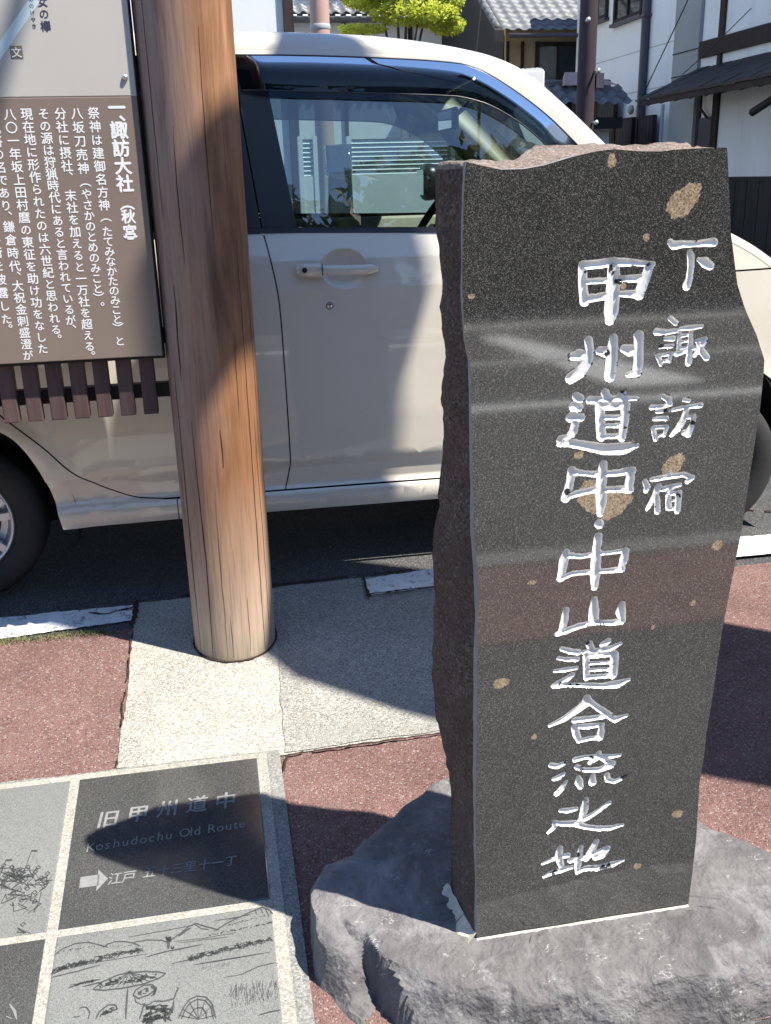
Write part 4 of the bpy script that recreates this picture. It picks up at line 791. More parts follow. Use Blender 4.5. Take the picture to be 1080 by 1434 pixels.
for k in range(130):
    x = random.uniform(rx0, rx1); y = random.uniform(ry0, ry1); lines3(ln, [(x, y), (x+random.uniform(-.002, .004), y+random.uniform(.006, .016))], 0.0011, LT)
for k in range(24):
    x = random.uniform(REEDS[4][0], REEDS[5][0]); y = random.uniform(REEDS[4][1], REEDS[5][1]); lines3(ln, [(x, y), (x+.002, y+random.uniform(.004, .008))], 0.001, LT)
def L_(pts, wd=0.0022, tp=True): lines3(ln, [PQ(*p) for p in pts], wd, LT, tp)
def PQ(u, v): return (x0+(x1-x0)*u, y1-(y1-y0)*v)
ln.build('engraving', M['etch'], TBt)
# scramble of tiny figures with banners
ln = MB(); x0, x1, y0, y1 = -0.792, -0.395, 1.5415, 1.9545
random.seed(21)
for k in range(46):
    t = random.random(); u = 0.42+0.55*t; v_ = 0.60+0.20*abs(random.gauss(0, 0.55))-0.03*math.sin(t*5)
    L_([(u, v_-0.028), (u+0.012, v_-0.04), (u+0.024, v_-0.026), (u+0.012, v_-0.016), (u, v_-0.028)], 0.0016, False)
    a_ = [(u+random.uniform(-0.045, 0.045), v_+random.uniform(-0.03, 0.04)) for _ in range(6)]; L_(a_, 0.0017, False)
    L_([(u, v_), (u+random.uniform(-0.05, 0.06), v_+random.uniform(0.02, 0.06))], 0.0022)
    if k % 5 == 0: L_([(u, v_), (u+random.uniform(-0.03, 0.09), v_-random.uniform(0.07, 0.12))], 0.0014)
for (u, v_) in ((0.86, 0.49), (0.60, 0.47), (0.74, 0.53)): L_([(u-0.02, v_+0.14), (u, v_)], 0.0016, False); L_([(u, v_), (u+0.03, v_+0.006)], 0.005, False)
ln.build('engraving', M['etch'], TCt)
# ornament at the right edge of the lower left tile
lt = MB(); lines3(lt, [(-0.438, 1.395), (-0.427, 1.379), (-0.421, 1.362)], 0.005, LT); lines3(lt, [(-0.440, 1.372), (-0.429, 1.365)], 0.004, LT); lt.build('engraved_stroke', M['etch_pale'], TD)   # only the end of a character shows

# ------------------------------------------------------------------ notice board: log post, panel, slat skirt
PX_, PY_, PR_ = -0.004, 2.470, 0.1115
nb = thing('notice_board', (PX_, PY_, G(PY_)), 'roadside notice board with taupe and cream panel, slat skirt and thick weathered log post', 'notice board')
def log_post(x, y, name='post', cracks=True):
    mb = MB(); n = 72; zs = [G(y)-0.05]+[G(y)+0.02*i for i in range(0, 4)]+[G(y)+0.1*i for i in range(1, 37)]
    vs = []; fs = []
    for z in zs:
        for k in range(n):
            t = 2*PI*k/n; r = PR_*(1+0.010*noise.noise(Vector((math.cos(t)*1.5, math.sin(t)*1.5, z*0.7+x)))+0.004*noise.noise(Vector((math.cos(t)*6, math.sin(t)*6, z*0.5))))
            vs.append((x+r*math.cos(t), y+r*math.sin(t), z))
    for i in range(len(zs)-1):
        for k in range(n): fs.append((i*n+k, i*n+(k+1) % n, (i+1)*n+(k+1) % n, (i+1)*n+k))
    fs.append(tuple(range((len(zs)-1)*n, len(zs)*n))); mb.add(vs, fs)
    po = mb.build(name, M['post'], nb, True)
    if cracks:
        # (angle from the viewer-facing side, z low, z high, half width)
        for a_, za, zb_, wd in ((-58, -0.04, 0.75, 0.0018), (-34, -0.04, 0.62, 0.0016), (-12, -0.03, 0.42, 0.0009), (44, -0.03, 1.05, 0.0018), (56, 0.05, 0.62, 0.0012), (3, 0.50, 0.60, 0.0018), (-42, 0.72, 0.95, 0.0024), (-22, 1.0, 1.30, 0.0013), (14, 1.05, 1.5, 0.0010), (-50, 1.1, 1.6, 0.0013), (20, -0.02, 0.14, 0.0008), (-4, -0.03, 0.10, 0.0007), (64, 0.5, 1.0, 0.0013), (30, 0.62, 0.80, 0.0009)):
            cb = MB(); pts = []; nn = max(6, int((zb_-za)/0.025))
            for i in range(nn+1):
                z = za+(zb_-za)*i/nn; t = R(-90+a_+3.2*noise.noise(Vector((a_, z*2.2, 0)))+1.0*noise.noise(Vector((a_, z*14, 4)))+ (z-za)*2.0)
                r = PR_*(1+0.010*noise.noise(Vector((math.cos(t)*1.5, math.sin(t)*1.5, z*0.7+x)))+0.004*noise.noise(Vector((math.cos(t)*6, math.sin(t)*6, z*0.5))))+0.0006
                wv = wd*(0.35+0.65*math.sin(PI*i/nn))*(0.7+0.6*abs(noise.noise(Vector((a_, z*11, 2))))); dt = wv/PR_
                pts.append(((x+r*math.cos(t-dt), y+r*math.sin(t-dt), z), (x+r*math.cos(t+dt), y+r*math.sin(t+dt), z)))
            for i in range(nn): cb.quad(pts[i][0], pts[i][1], pts[i+1][1], pts[i+1][0])
            cb.build('drying_crack', M['crack'], po)
    return po
dj = MB(); nn_ = 90
for k in range(nn_):
    q = []
    for t in (2*PI*k/nn_, 2*PI*(k+1)/nn_):
        ro = PR_*1.012+0.003+0.006*abs(noise.noise(Vector((math.cos(t)*6, math.sin(t)*6, 2)))); q.append([(PX_+math.cos(t)*r, PY_+math.sin(t)*r, G(PY_+math.sin(t)*r)+0.0122) for r in (PR_*0.97, ro)])
    dj.quad(q[0][0], q[0][1], q[1][1], q[1][0])
tag(dj.build('pavement_crack', M['crack']), kind='structure')
log_post(PX_, PY_); log_post(-1.62, PY_, cracks=False)
PYF = 2.42; PXR = -0.1215
pb = MB(); pb.box(-1.50, PXR, PYF, PYF+0.022, 0.780, 1.366, 1, 0.002); pb.box(-1.50, PXR, PYF, PYF+0.022, 1.366, 2.35, 0, 0.002)
panel = pb.build('panel', [M['panel_white'], M['panel_brown']], nb)
bk = MB(); bk.box(-1.515, PXR+0.004, PYF+0.022, PYF+0.05, 0.770, 2.37, 0, 0.002)
bk.build('backing_frame', M['fence_wood'], nb)
for z in (1.405, 2.2):
    bo = MB(); bo.lathe((-0.1425, PYF, z), (0, -1, 0), [(0.0065, 0), (0.0065, 0.003), (0.0045, 0.006), (0.001, 0.007)], 16); bo.build('bolt', M['steel'], nb, True)
rl = MB(); rl.box(-1.52, PX_-PR_+0.01, 2.482, 2.512, 0.665, 0.701, 0, 0.002); rl.build('rail', M['black_wood'], nb)
rl = MB(); rl.box(-1.52, PX_-PR_+0.01, 2.482, 2.512, 0.80, 0.84, 0, 0.002); rl.build('rail', M['black_wood'], nb)
sl = MB(); sl.box(-0.018, 0.018, 0, 0.032, 0.0, 0.24, 0, 0.0025)
proto_sl = None
for i in range(23):
    xx = -0.1655 - i*0.0560
    vs_ = [(x+xx, y+2.45, z+0.629) for x, y, z in sl.v]
    mobj('slat', vs_, sl.f, M['dark_wood'], nb)
PZ = PYF - 0.0004
def pn(x, z): return (x, PZ, z)
wt = MB()
VR = -PI/2
def pnl(d): return lambda x, z: (x, PZ-d, z)
def column(mb, x, segs, size, wgt):
    for text, za, zb_ in segs:
        n = len(text)
        for i, ch in enumerate(text):
            z = za if n == 1 else za+(zb_-za)*i/(n-1)
            if ch in '（）': bold(mb, ch, x, z, size, pnl, 0, wgt, VR)
            elif ch in '、。': bold(mb, ch, x+size*0.55, z+size*0.5, size, pnl, 0, wgt)
            else: bold(mb, ch, x, z, size*(0.93 if '\u3040' <= ch <= '\u309f' else 1.0), pnl, 0, wgt)
wt = MB(); column(wt, -0.168, [('一', 1.343, 0), ('、', 1.312, 0), ('諏訪大社', 1.296, 1.181)], 0.0395, 0.07); column(wt, -0.168, [('（', 1.138, 0), ('秋宮', 1.108, 1.074), ('）', 1.050, 0)], 0.0330, 0.07); wt.build('text_column', M['ink_white'], panel)
wt = MB(); column(wt, -0.2195, [('祭神は建御名方神', 1.332, 1.135), ('（', 1.110, 0), ('たてみなかたのみこと', 1.076, 0.873), ('）', 0.852, 0), ('と', 0.821, 0)], 0.0265, 0.035); wt.build('text_column', M['ink_white'], panel)
wt = MB(); column(wt, -0.2560, [('八坂刀売神', 1.332, 1.216), ('（', 1.188, 0), ('やさかのとめのみこと', 1.160, 0.947), ('）', 0.925, 0), ('。', 0.905, 0)], 0.0265, 0.035); wt.build('text_column', M['ink_white'], panel)
wt = MB(); column(wt, -0.2915, [('分社に摂社', 1.332, 1.222), ('、', 1.200, 0), ('末社を加えると一万社を超える', 1.158, 0.812), ('。', 0.790, 0)], 0.0265, 0.035); wt.build('text_column', M['ink_white'], panel)
wt = MB(); column(wt, -0.3275, [('その源は狩猟時代にあると言われているが', 1.332, 0.876), ('、', 0.856, 0)], 0.0265, 0.035); wt.build('text_column', M['ink_white'], panel)
wt = MB(); column(wt, -0.3640, [('現在地に形作られたのは六世紀と思われる', 1.332, 0.856), ('。', 0.834, 0)], 0.0265, 0.035); wt.build('text_column', M['ink_white'], panel)
wt = MB(); column(wt, -0.4000, [('八〇一年坂上田村麿の東征を助け功をなした', 1.332, 0.812)], 0.0265, 0.035); wt.build('text_column', M['ink_white'], panel)
wt = MB(); column(wt, -0.4360, [('の武将の名であり', 1.332, 1.140), ('、', 1.118, 0), ('鎌倉時代', 1.094, 1.006), ('、', 0.984, 0), ('大祝金刺盛澄が', 0.961, 0.798)], 0.0265, 0.035); wt.build('text_column', M['ink_white'], panel)
wt = MB(); column(wt, -0.4720, [('流鏑馬の秘術を披露した', 1.19, 0.886), ('。', 0.864, 0)], 0.0265, 0.035); wt.build('text_column', M['ink_white'], panel)
bt = MB()
column(bt, -0.2995, [('女の欅', 1.556, 1.508)], 0.0225, 0.04)
column(bt, -0.3235, [('めのけやき', 1.560, 1.508)], 0.0115, 0.02)
bt.build('map_lettering', M['ink_black'], panel)
ic = MB(); ic.quad(pn(-0.3805, 1.4435), pn(-0.3545, 1.4435), pn(-0.3545, 1.4695), pn(-0.3805, 1.4695)); ic.build('map_symbol', M['ink_taupe'], panel)
iw = MB(); bold(iw, '文', -0.3675, 1.4565, 0.022, pnl, 0.0006, 0.04); iw.build('map_symbol_mark', M['ink_white'], panel)
rb = MB()
def band(a, b, wd):
    a = Vector(a); b = Vector(b); d = Vector((-(b-a).y, (b-a).x)).normalized()*wd/2
    rb.quad(*[pn(p.x, p.y) for p in (a-d, b-d, b+d, a+d)])
band((-0.425, 1.432), (-0.27, 1.612), 0.020); rb.build('map_route', M['ink_blue'], panel)
COL.objects.unlink(_to); bpy.data.objects.remove(_to)

# ------------------------------------------------------------------ parked car (right side towards us, nose to the right)
YC, CW = 2.80, 1.36
YM = YC + CW/2
XR_, XF_, ZW = -0.776, 1.515, 0.252
XWF = 1.575
carT = thing('parked_car', (0.4, YM, 0.0), 'beige tall-bodied small car parked behind the log post and the stone', 'car')
_iz = [0.10, 0.20, 0.235, 0.27, 0.288, 0.30, 0.355, 0.375, 0.5, 0.75, 0.88, 0.96, 1.04, 1.5, 1.57, 1.7]
_iv = [0.05, 0.022, 0.010, 0.004, 0.016, 0.024, 0.016, 0.005, 0.0, 0.0, 0.003, 0.012, 0.030, 0.103, 0.125, 0.16]
def insx(x, z):
    b = np.interp(z, _iz, _iv)
    b = b + 0.30*np.maximum(0, x-1.35)**2 + 0.32*np.maximum(0, -0.85-x)**2
    # dished recess behind the door handle
    q = ((x-0.388)/0.068)**2 + ((z-0.935)/0.054)**2
    b = b + 0.020*np.clip(1-q, 0, 1)**0.75
    # wheel-arch lips stand proud
    for cx, rr in ((XR_, 0.315), (XF_, 0.345)):
        d = np.hypot(x-cx, z-0.26)
        b = b - 0.010*np.exp(-((d-rr)/0.045)**2)
    return b
def sideY(x, z, s, extra=0.0):
    y = YC + insx(x, z) + extra
    return y if s > 0 else 2*YM - y
def side_panel(name, outline, m_, parent, s=1, extra=0.0, lip=0.006, gx=0.06, gz=0.045, fine=None, flat=False, obj=True):
    bm = bmesh.new()
    vs = [bm.verts.new((x, 0, z)) for x, z in outline]; f = bm.faces.new(vs)
    bmesh.ops.recalc_face_normals(bm, faces=bm.faces[:])
    if lip > 0:
        bmesh.ops.inset_region(bm, faces=bm.faces[:], thickness=lip, depth=0, use_even_offset=True, use_boundary=True)
    bmesh.ops.triangulate(bm, faces=[f for f in bm.faces if len(f.verts) > 4])
    xs = [v.co.x for v in bm.verts]; zs = [v.co.z for v in bm.verts]
    cuts = [((x, 0, 0), (1, 0, 0)) for x in np.arange(min(xs)+gx/2, max(xs), gx)] + [((0, 0, z), (0, 0, 1)) for z in np.arange(min(zs)+gz/2, max(zs), gz)]
    for z in (0.27, 0.288, 0.30, 0.355, 0.375, 0.96, 1.04):
        if min(zs) < z < max(zs): cuts.append(((0, 0, z), (0, 0, 1)))
    if fine:
        xa, xb, za, zb2, st_ = fine
        cuts += [((x, 0, 0), (1, 0, 0)) for x in np.arange(xa, xb, st_)] + [((0, 0, z), (0, 0, 1)) for z in np.arange(za, zb2, st_)]
    for co, no in cuts:
        bmesh.ops.bisect_plane(bm, geom=bm.verts[:]+bm.edges[:]+bm.faces[:], plane_co=co, plane_no=no, dist=1e-5)
    nrm = []
    for v in bm.verts:
        x, z = v.co.x, v.co.z; r = any(e.is_boundary for e in v.link_edges)
        e = 0.002
        dx = (insx(x+e, z)-insx(x-e, z))/(2*e); dz = (insx(x, z+e)-insx(x, z-e))/(2*e)
        v.co.y = sideY(x, z, s, extra + (lip*0.9 if (r and lip > 0) else 0))
        n_ = Vector((dx, -1, dz)).normalized()
        if s < 0: n_.y = -n_.y
        nrm.append(n_)
    bm.verts.index_update()
    for f in bm.faces:
        f.normal_update()
        if f.normal.y*s > 0: f.normal_flip()
    me = bpy.data.meshes.new(name); bm.to_mesh(me); bm.free(); me.materials.append(m_)
    me.polygons.foreach_set('use_smooth', [True]*len(me.polygons)); me.update()
    me.normals_split_custom_set_from_vertices(nrm)
    o = bpy.data.objects.new(name, me)
    return link(o, parent)
def arc(cx, cz, rx, rz, a0, a1, n=14):
    return [(cx+rx*math.cos(R(a0+(a1-a0)*i/n)), cz+rz*math.sin(R(a0+(a1-a0)*i/n))) for i in range(n+1)]
def dens(pts, step=0.05):
    out = []
    for a, b in zip(pts[:-1], pts[1:]):
        n = max(1, int(math.hypot(b[0]-a[0], b[1]-a[1])/step))
        out += [(a[0]+(b[0]-a[0])*k/n, a[1]+(b[1]-a[1])*k/n) for k in range(n)]
    return out+[pts[-1]]
def smooth_curve(pts, n=6):
    'Catmull-Rom through the points'
    P = [pts[0]]+list(pts)+[pts[-1]]; out = []
    for i in range(1, len(P)-2):
        p0, p1, p2, p3 = [np.array(q) for q in P[i-1:i+3]]
        for k in range(n):
            t = k/n; out.append(tuple(0.5*((2*p1)+(-p0+p2)*t+(2*p0-5*p1+4*p2-p3)*t*t+(-p0+3*p1-3*p2+p3)*t**3)))
    return out+[tuple(pts[-1])]
SIL = smooth_curve([(-1.115,0.24),(-1.15,0.45),(-1.145,0.75),(-1.125,1.0),(-1.07,1.25),(-0.99,1.45),(-0.90,1.53),(-0.6,1.562),(-0.2,1.571),(0.126,1.569),(0.316,1.566),(0.52,1.556),(0.685,1.537),(0.811,1.514),(0.873,1.497),(0.926,1.476),(0.969,1.450),(1.045,1.39),(1.155,1.292),(1.27,1.185),(1.37,1.098),(1.44,1.055),(1.53,1.022),(1.62,0.985),(1.72,0.935),(1.83,0.86),(1.91,0.74),(1.95,0.55),(1.955,0.38),(1.93,0.24)], 5)
NS = len(SIL)
def sil_n(i):
    a = np.array(SIL[max(i-1, 0)]); b = np.array(SIL[min(i+1, NS-1)]); d = b-a; d = d/np.hypot(*d); return np.array([-d[1], d[0]])
def rad(i):
    x, z = SIL[i]
    return float(np.interp(x, [-1.15, -0.9, 0.6, 0.85, 1.3, 1.55, 1.8, 1.95], [0.075, 0.058, 0.052, 0.046, 0.036, 0.028, 0.032, 0.06]))
PIN = [tuple(np.array(SIL[i])-sil_n(i)*rad(i)) for i in range(NS)]
iA = min(range(NS), key=lambda i: abs(SIL[i][0]-1.36)+abs(SIL[i][1]-1.10))
iRF = min(range(NS), key=lambda i: abs(SIL[i][0]-0.95)+abs(SIL[i][1]-1.46))
iRR = min(range(NS), key=lambda i: abs(SIL[i][0]+0.93)+abs(SIL[i][1]-1.51))
iRB = min(range(NS), key=lambda i: abs(SIL[i][0]+1.12)+abs(SIL[i][1]-1.02))
# shell: the strip that runs over tail, roof, windscreen, bonnet and nose
arcn = 7
ts = [('arc', k/arcn) for k in range(arcn+1)] + [('flat', k/10) for k in range(1, 10)]
def shell_row(i):
    x, z = SIL[i]; n = sil_n(i); r = rad(i); p = np.array(PIN[i]); y0 = YC+float(insx(p[0], p[1])); row = []
    ry = r*1.25
    for k in range(arcn+1):
        a = PI/2*k/arcn
        q = p+n*r*math.sin(a); row.append((q[0], y0+ry*(1-math.cos(a)), q[1]))
    half = row[:]
    yE = half[-1][1]
    for k in range(1, 10):
        t = k/10; crown = (0.022 if iRF > i > iRR else 0.03)*math.sin(PI*t)
        row.append((SIL[i][0]+n[0]*crown, yE+(2*YM-2*yE)*t, SIL[i][1]+n[1]*crown))
    row += [(x_, 2*YM-y_, z_) for x_, y_, z_ in reversed(half)]
    return row
rowsS = [shell_row(i) for i in range(NS)]; W_ = len(rowsS[0])
sv_ = [p for r in rowsS for p in r]; sf_ = []; gw, gr_ = [], []
for i in range(NS-1):
    for k in range(W_-1):
        f = (i*W_+k, i*W_+k+1, (i+1)*W_+k+1, (i+1)*W_+k)
        inner = arcn <= k < W_-1-arcn
        if inner and iRF <= i < iA: gw.append(f)
        elif inner and iRB+1 <= i < iRR-1: gr_.append(f)
        else: sf_.append(f)
def sub_mesh(name, verts, faces, m_, parent, smooth=True, flip=False):
    used = sorted(set(i for f in faces for i in f)); mp = {u: j for j, u in enumerate(used)}
    fs = [tuple(mp[i] for i in (f[::-1] if flip else f)) for f in faces]
    return mobj(name, [verts[i] for i in used], fs, m_, parent, smooth)
body = sub_mesh('body', sv_, [f[::-1] for f in sf_], M['car'], carT)
sub_mesh('windscreen', sv_, [f[::-1] for f in gw], M['glass_far'], carT)
sub_mesh('rear_window', sv_, [f[::-1] for f in gr_], M['glass_dark'], carT)
for s in (1, -1):
    near = s > 0
    # opening line of doors / side glass (below roof rail)
    VT = smooth_curve([(-0.93, 1.42), (-0.86, 1.487), (-0.6, 1.50), (0.117, 1.503), (0.5, 1.494), (0.724, 1.481), (0.796, 1.466), (0.858, 1.437), (0.941, 1.385), (1.015, 1.33), (1.083, 1.268), (1.19, 1.165), (1.27, 1.08)], 4)
    top = PIN[iRB+2:iA+3]
    rail = top + list(reversed(VT + [(1.275, 1.04)]))
    rail = [PIN[iRB-3]] + top + [(1.275, 1.035)] + list(reversed(VT)) + [(-0.97, 1.30), (-1.0, 1.05)]
    side_panel('roof_rail', rail, M['car'], carT, s, 0.0, 0.0)
    # quarter panel round the rear wheel
    rdoor = [(-0.602, 0.578), (-0.579, 0.554), (-0.501, 0.477), (-0.433, 0.396), (-0.368, 0.35), (-0.32, 0.324), (-0.261, 0.299), (-0.18, 0.289)]
    rd = smooth_curve([(-0.73, 1.038), (-0.725, 0.9), (-0.70, 0.76), (-0.655, 0.655)]+rdoor, 4)
    archR = [(-0.478, 0.218)] + smooth_curve([(-0.486, 0.276), (-0.5, 0.346), (-0.528, 0.425), (-0.567, 0.493), (-0.609, 0.529), (-0.68, 0.562), (-0.776, 0.575), (-0.88, 0.557), (-0.96, 0.51), (-1.02, 0.44), (-1.055, 0.35), (-1.068, 0.22)], 4)
    quarter = [(p[0]-0.0024, p[1]-0.0022) for p in rd] + [(-0.18, 0.2855), (-0.143, 0.2845), (-0.143, 0.220)] + archR + [PIN[k] for k in range(0, iRB-2)] + [(-1.0, 1.040)]
    side_panel('quarter_panel', quarter, M['car'], carT, s, 0.0, 0.0)
    sill = [(-0.140, 0.2845), (1.13, 0.2805), (1.16, 0.30), (1.17, 0.215), (-0.140, 0.2195)]
    sill = dens(sill, 0.08)
    side_panel('sill', sill, M['car'], carT, s, 0.0, 0.0)
    seam = [(0.161, 1.038), (0.170, 1.030), (0.19, 0.926), (0.200, 0.836), (0.203, 0.694), (0.204, 0.567), (0.205, 0.39), (0.198, 0.334), (0.186, 0.2875)]
    sm = smooth_curve(seam, 4)
    rear_door = [(p[0]-0.0036, p[1]) for p in sm] + list(reversed(dens(rd[:], 0.05)))
    rdo = side_panel('rear_door', rear_door, M['car'], carT, s, 0.0, 0.0028)
    fd = sm + dens([(0.30, 0.287), (1.10, 0.285)], 0.1) + smooth_curve([(1.13, 0.32), (1.165, 0.55), (1.20, 0.80), (1.235, 0.95), (1.262, 1.033)], 4)
    fdo = side_panel('front_door', fd, M['car'], carT, s, 0.0, 0.0028, fine=(0.312, 0.464, 0.876, 0.994, 0.0055))
    archF = smooth_curve([(1.17, 0.215), (1.165, 0.30), (1.185, 0.41), (1.24, 0.515), (1.33, 0.59), (1.44, 0.625), (1.54, 0.63), (1.64, 0.61), (1.72, 0.575), (1.79, 0.505), (1.835, 0.41), (1.855, 0.30), (1.86, 0.23)], 4)
    fender = [(1.2655, 1.033), (1.238, 0.95), (1.204, 0.80), (1.169, 0.55), (1.134, 0.32), (1.165, 0.305)] + archF[4:] + [PIN[k] for k in range(NS-1, iA+2, -1)]
    # bonnet shut line runs along z = .878: the fender is two pieces
    lo = [p for p in fender if p[1] <= 0.876]
    fl_ = [(1.2655, 0.876)] ; 
    def clipz(poly, z0, keep_low):
        out = []
        for i in range(len(poly)):
            a, b = poly[i], poly[(i+1) % len(poly)]
            ia = (a[1] <= z0) == keep_low; ib = (b[1] <= z0) == keep_low
            if ia: out.append(a)
            if ia != ib:
                t = (z0-a[1])/(b[1]-a[1]); out.append((a[0]+(b[0]-a[0])*t, z0))
        return out
    side_panel('front_fender', clipz(fender, 0.8755, True), M['car'], carT, s, 0.0, 0.0)
    side_panel('bonnet_side', clipz(fender, 0.8805, False), M['car'], carT, s, 0.0, 0.0025)
    # dark gap behind the shut lines
    back = [(-0.72, 1.03), (-0.70, 0.72), (-0.55, 0.50), (-0.40, 0.34), (-0.25, 0.27), (1.14, 0.27), (1.19, 0.42), (1.32, 0.64), (1.86, 0.64), (1.83, 0.80), (1.70, 0.90), (1.3, 1.02)]
    side_panel('inner_panel', dens(back, 0.1), M['dark_trim'], carT, s, 0.022, 0.0)
    # belt moulding, pillars, glass
    side_panel('belt_moulding', dens([(-0.86, 1.0535), (0.2, 1.0535), (0.70, 1.0395), (1.262, 1.029), (1.262, 1.018), (0.70, 1.023), (0.2, 1.039), (-0.86, 1.041)], 0.1), M['car_black'], carT, s, -0.004, 0.003, gz=0.5)
    side_panel('door_pillar', [(0.1655, 1.054), (0.262, 1.053), (0.207, 1.418), (0.204, 1.500), (0.127, 1.503), (0.130, 1.363)], M['car_black'], carT, s, 0.001, 0.003)
    side_panel('door_pillar', [(0.055, 1.054), (0.1615, 1.054), (0.126, 1.363), (0.122, 1.503), (0.05, 1.503)], M['car_black'], carT, s, 0.001, 0.003)
    gf = [(0.250, 1.050), (0.70, 1.036), (1.255, 1.026)] + [p for p in reversed(VT) if p[0] > 0.22] + [(0.19, 1.498)]
    side_panel('front_window', gf, M['glass'] if near else M['glass_tint'], carT, s, 0.010, 0.0)
    gq = [(-0.70, 1.050), (0.07, 1.050), (0.065, 1.499), (-0.60, 1.497), (-0.68, 1.494)]
    side_panel('rear_side_window', gq, M['glass_dark'], carT, s, 0.010, 0.0)
    side_panel('quarter_pillar', [(-1.0, 1.045), (-0.705, 1.050), (-0.685, 1.494), (-0.86, 1.485), (-0.93, 1.42), (-0.97, 1.30)], M['car_black'], carT, s, 0.006, 0.0)
    side_panel('door_frame', [(0.20, 1.480), (0.204, 1.497)]+[p for p in VT if p[0] > 0.21]+[(1.27, 1.06)]+[(p[0]-0.012, p[1]-0.020) for p in reversed(VT) if 0.21 < p[0] < 1.25], M['car_black'], carT, s, 0.006, 0.0)
    # smoked rain visor standing off the door frame
    vt = [p for p in VT if 0.10 < p[0] < 1.12]; vb = smooth_curve([(0.135, 1.412), (0.424, 1.402), (0.62, 1.395), (0.70, 1.391), (0.751, 1.386), (0.824, 1.366), (0.907, 1.322), (0.975, 1.27), (1.03, 1.215), (1.08, 1.165)], 4)
    vv_, ff_ = [], []
    nV = 60; vtA = np.array(vt); vbA = np.array(vb)
    def samp(A_, t):
        d = np.concatenate([[0], np.cumsum(np.hypot(*np.diff(A_, axis=0).T))]); return np.interp(t*d[-1], d, A_[:, 0]), np.interp(t*d[-1], d, A_[:, 1])
    for i in range(nV+1):
        xa, za = samp(vtA, i/nV); xb, zb3 = samp(vbA, i/nV)
        for k in range(7):
            q = k/6; x, z = xa+(xb-xa)*q, za+(zb3-za)*q
            o_ = -0.003-0.030*math.sin(min(1, q*1.15)*PI*0.62)*min(1, (i/nV)*14+0.25)*min(1, (1-i/nV)*7+0.1)
            vv_.append((x, sideY(x, z, s, o_), z))
    for i in range(nV):
        for k in range(6):
            a = i*7+k; f = (a, a+7, a+8, a+1); ff_.append(f if s > 0 else f[::-1])
    vo = mobj('rain_visor', vv_, ff_, M['visor'], carT, True)
    e_ = MB()
    e_.tube([vv_[i*7+6] for i in range(nV+1)], 0.0022, 6); e_.tube([vv_[i*7] for i in range(nV+1)], 0.0022, 6)
    e_.build('visor_edge', M['car_black'], vo, True)
    # handle
    hd = MB()
    def ysd(x, z, o): return sideY(x, z, s, o)
    pts = []; rr_ = []
    for i in range(25):
        t = i/24; x = 0.250+0.236*t; z = 0.9385-0.006*t
        lift = -0.006-0.017*math.sin(min(1, max(0, (t-0.02)/0.96))*PI)**0.5
        pts.append((x, YC-0.001+lift*1.0 if s > 0 else 2*YM-(YC-0.001+lift), z)); rr_.append(1)
    vs = []; fs = []; nn = 14
    for i, p in enumerate(pts):
        t = i/24; hz = np.interp(t, [0, 0.06, 0.3, 0.34, 0.9, 1.0], [0.010, 0.0185, 0.0185, 0.0135, 0.0135, 0.006]); hy = 0.008
        for k in range(nn):
            a = 2*PI*k/nn; ca, sa = math.cos(a), math.sin(a); q = abs(ca)**4+abs(sa)**4; q = q**-0.25
            vs.append((p[0], p[1]+ca*hy*q, p[2]+sa*hz*q))
    for i in range(24):
        for k in range(nn): fs.append((i*nn+k, i*nn+(k+1) % nn, (i+1)*nn+(k+1) % nn, (i+1)*nn+k))
    fs += [tuple(range(nn)), tuple(range(24*nn, 25*nn))]
    hd.add(vs, fs); ho = hd.build('door_handle', M['car'], fdo, True)
    kb = MB(); yk = pts[3][1]; kb.lathe((0.272, yk-0.0085*s, 0.9382), (0, -s, 0), [(0.0075, 0), (0.0075, 0.0012), (0.0055, 0.0014), (0.0001, 0.0014)], 20); kb.build('handle_button', M['car_black'], ho, True)
    gl_ = MB(); gl_.box(0.3205, 0.3217, yk-0.020*s-0.002, yk-0.002*s+0.002, 0.923, 0.955); gl_.build('handle_joint', M['dark_trim'], ho)
    kl = MB(); yl = sideY(0.342, 0.834, s, 0); kl.lathe((0.342, yl, 0.834), (0, -s, 0), [(0.0105, -0.002), (0.0105, 0.0015), (0.0085, 0.002)], 24, 0); kl.lathe((0.342, yl, 0.834), (0, -s, 0), [(0.0086, 0.0015), (0.0075, 0.0022), (0.0065, 0.001)], 24, 1); kl.lathe((0.342, yl, 0.834), (0, -s, 0), [(0.0066, 0.001), (0.0001, 0.0018)], 24, 1); kl.box(0.3407, 0.3433, yl-0.0024 if s > 0 else yl-0.001, yl+0.001 if s > 0 else yl+0.0024, 0.830, 0.838, 0)
    kl.build('door_lock', [M['car_black'], M['chrome']], fdo, True)
    # door mirror
    mr = MB(); ym = sideY(1.0, 1.08, s, 0); sg = -s
    bm = bmesh.new(); bmesh.ops.create_uvsphere(bm, u_segments=24, v_segments=14, radius=1)
    for v in bm.verts:
        p = v.co; q = (abs(p.x)**3+abs(p.y)**3+abs(p.z)**3)**(-1/3)
        v.co = Vector((0.955+p.x*q*0.055*(1.0 if p.x > 0 else 0.45), ym+sg*(0.115+p.y*q*0.085), 1.155+p.z*q*0.075))
    mr.bm(bm, 0); mr.tube([(1.0, ym+sg*-0.01, 1.06), (0.985, ym+sg*0.05, 1.10)], 0.02, 10, 0)
    mo = mr.build('door_mirror', M['car'] if near else M['car_black'], carT, True)
    mg = MB(); mg.box(0.926, 0.930, min(ym+sg*0.05, ym+sg*0.18), max(ym+sg*0.05, ym+sg*0.18), 1.105, 1.205); mg.build('mirror_glass', M['mirror'], mo)
    # headlamp and tail lamp
    hl = [(1.84, 0.80), (1.87, 0.78), (1.905, 0.70), (1.895, 0.65), (1.85, 0.66), (1.82, 0.73)]
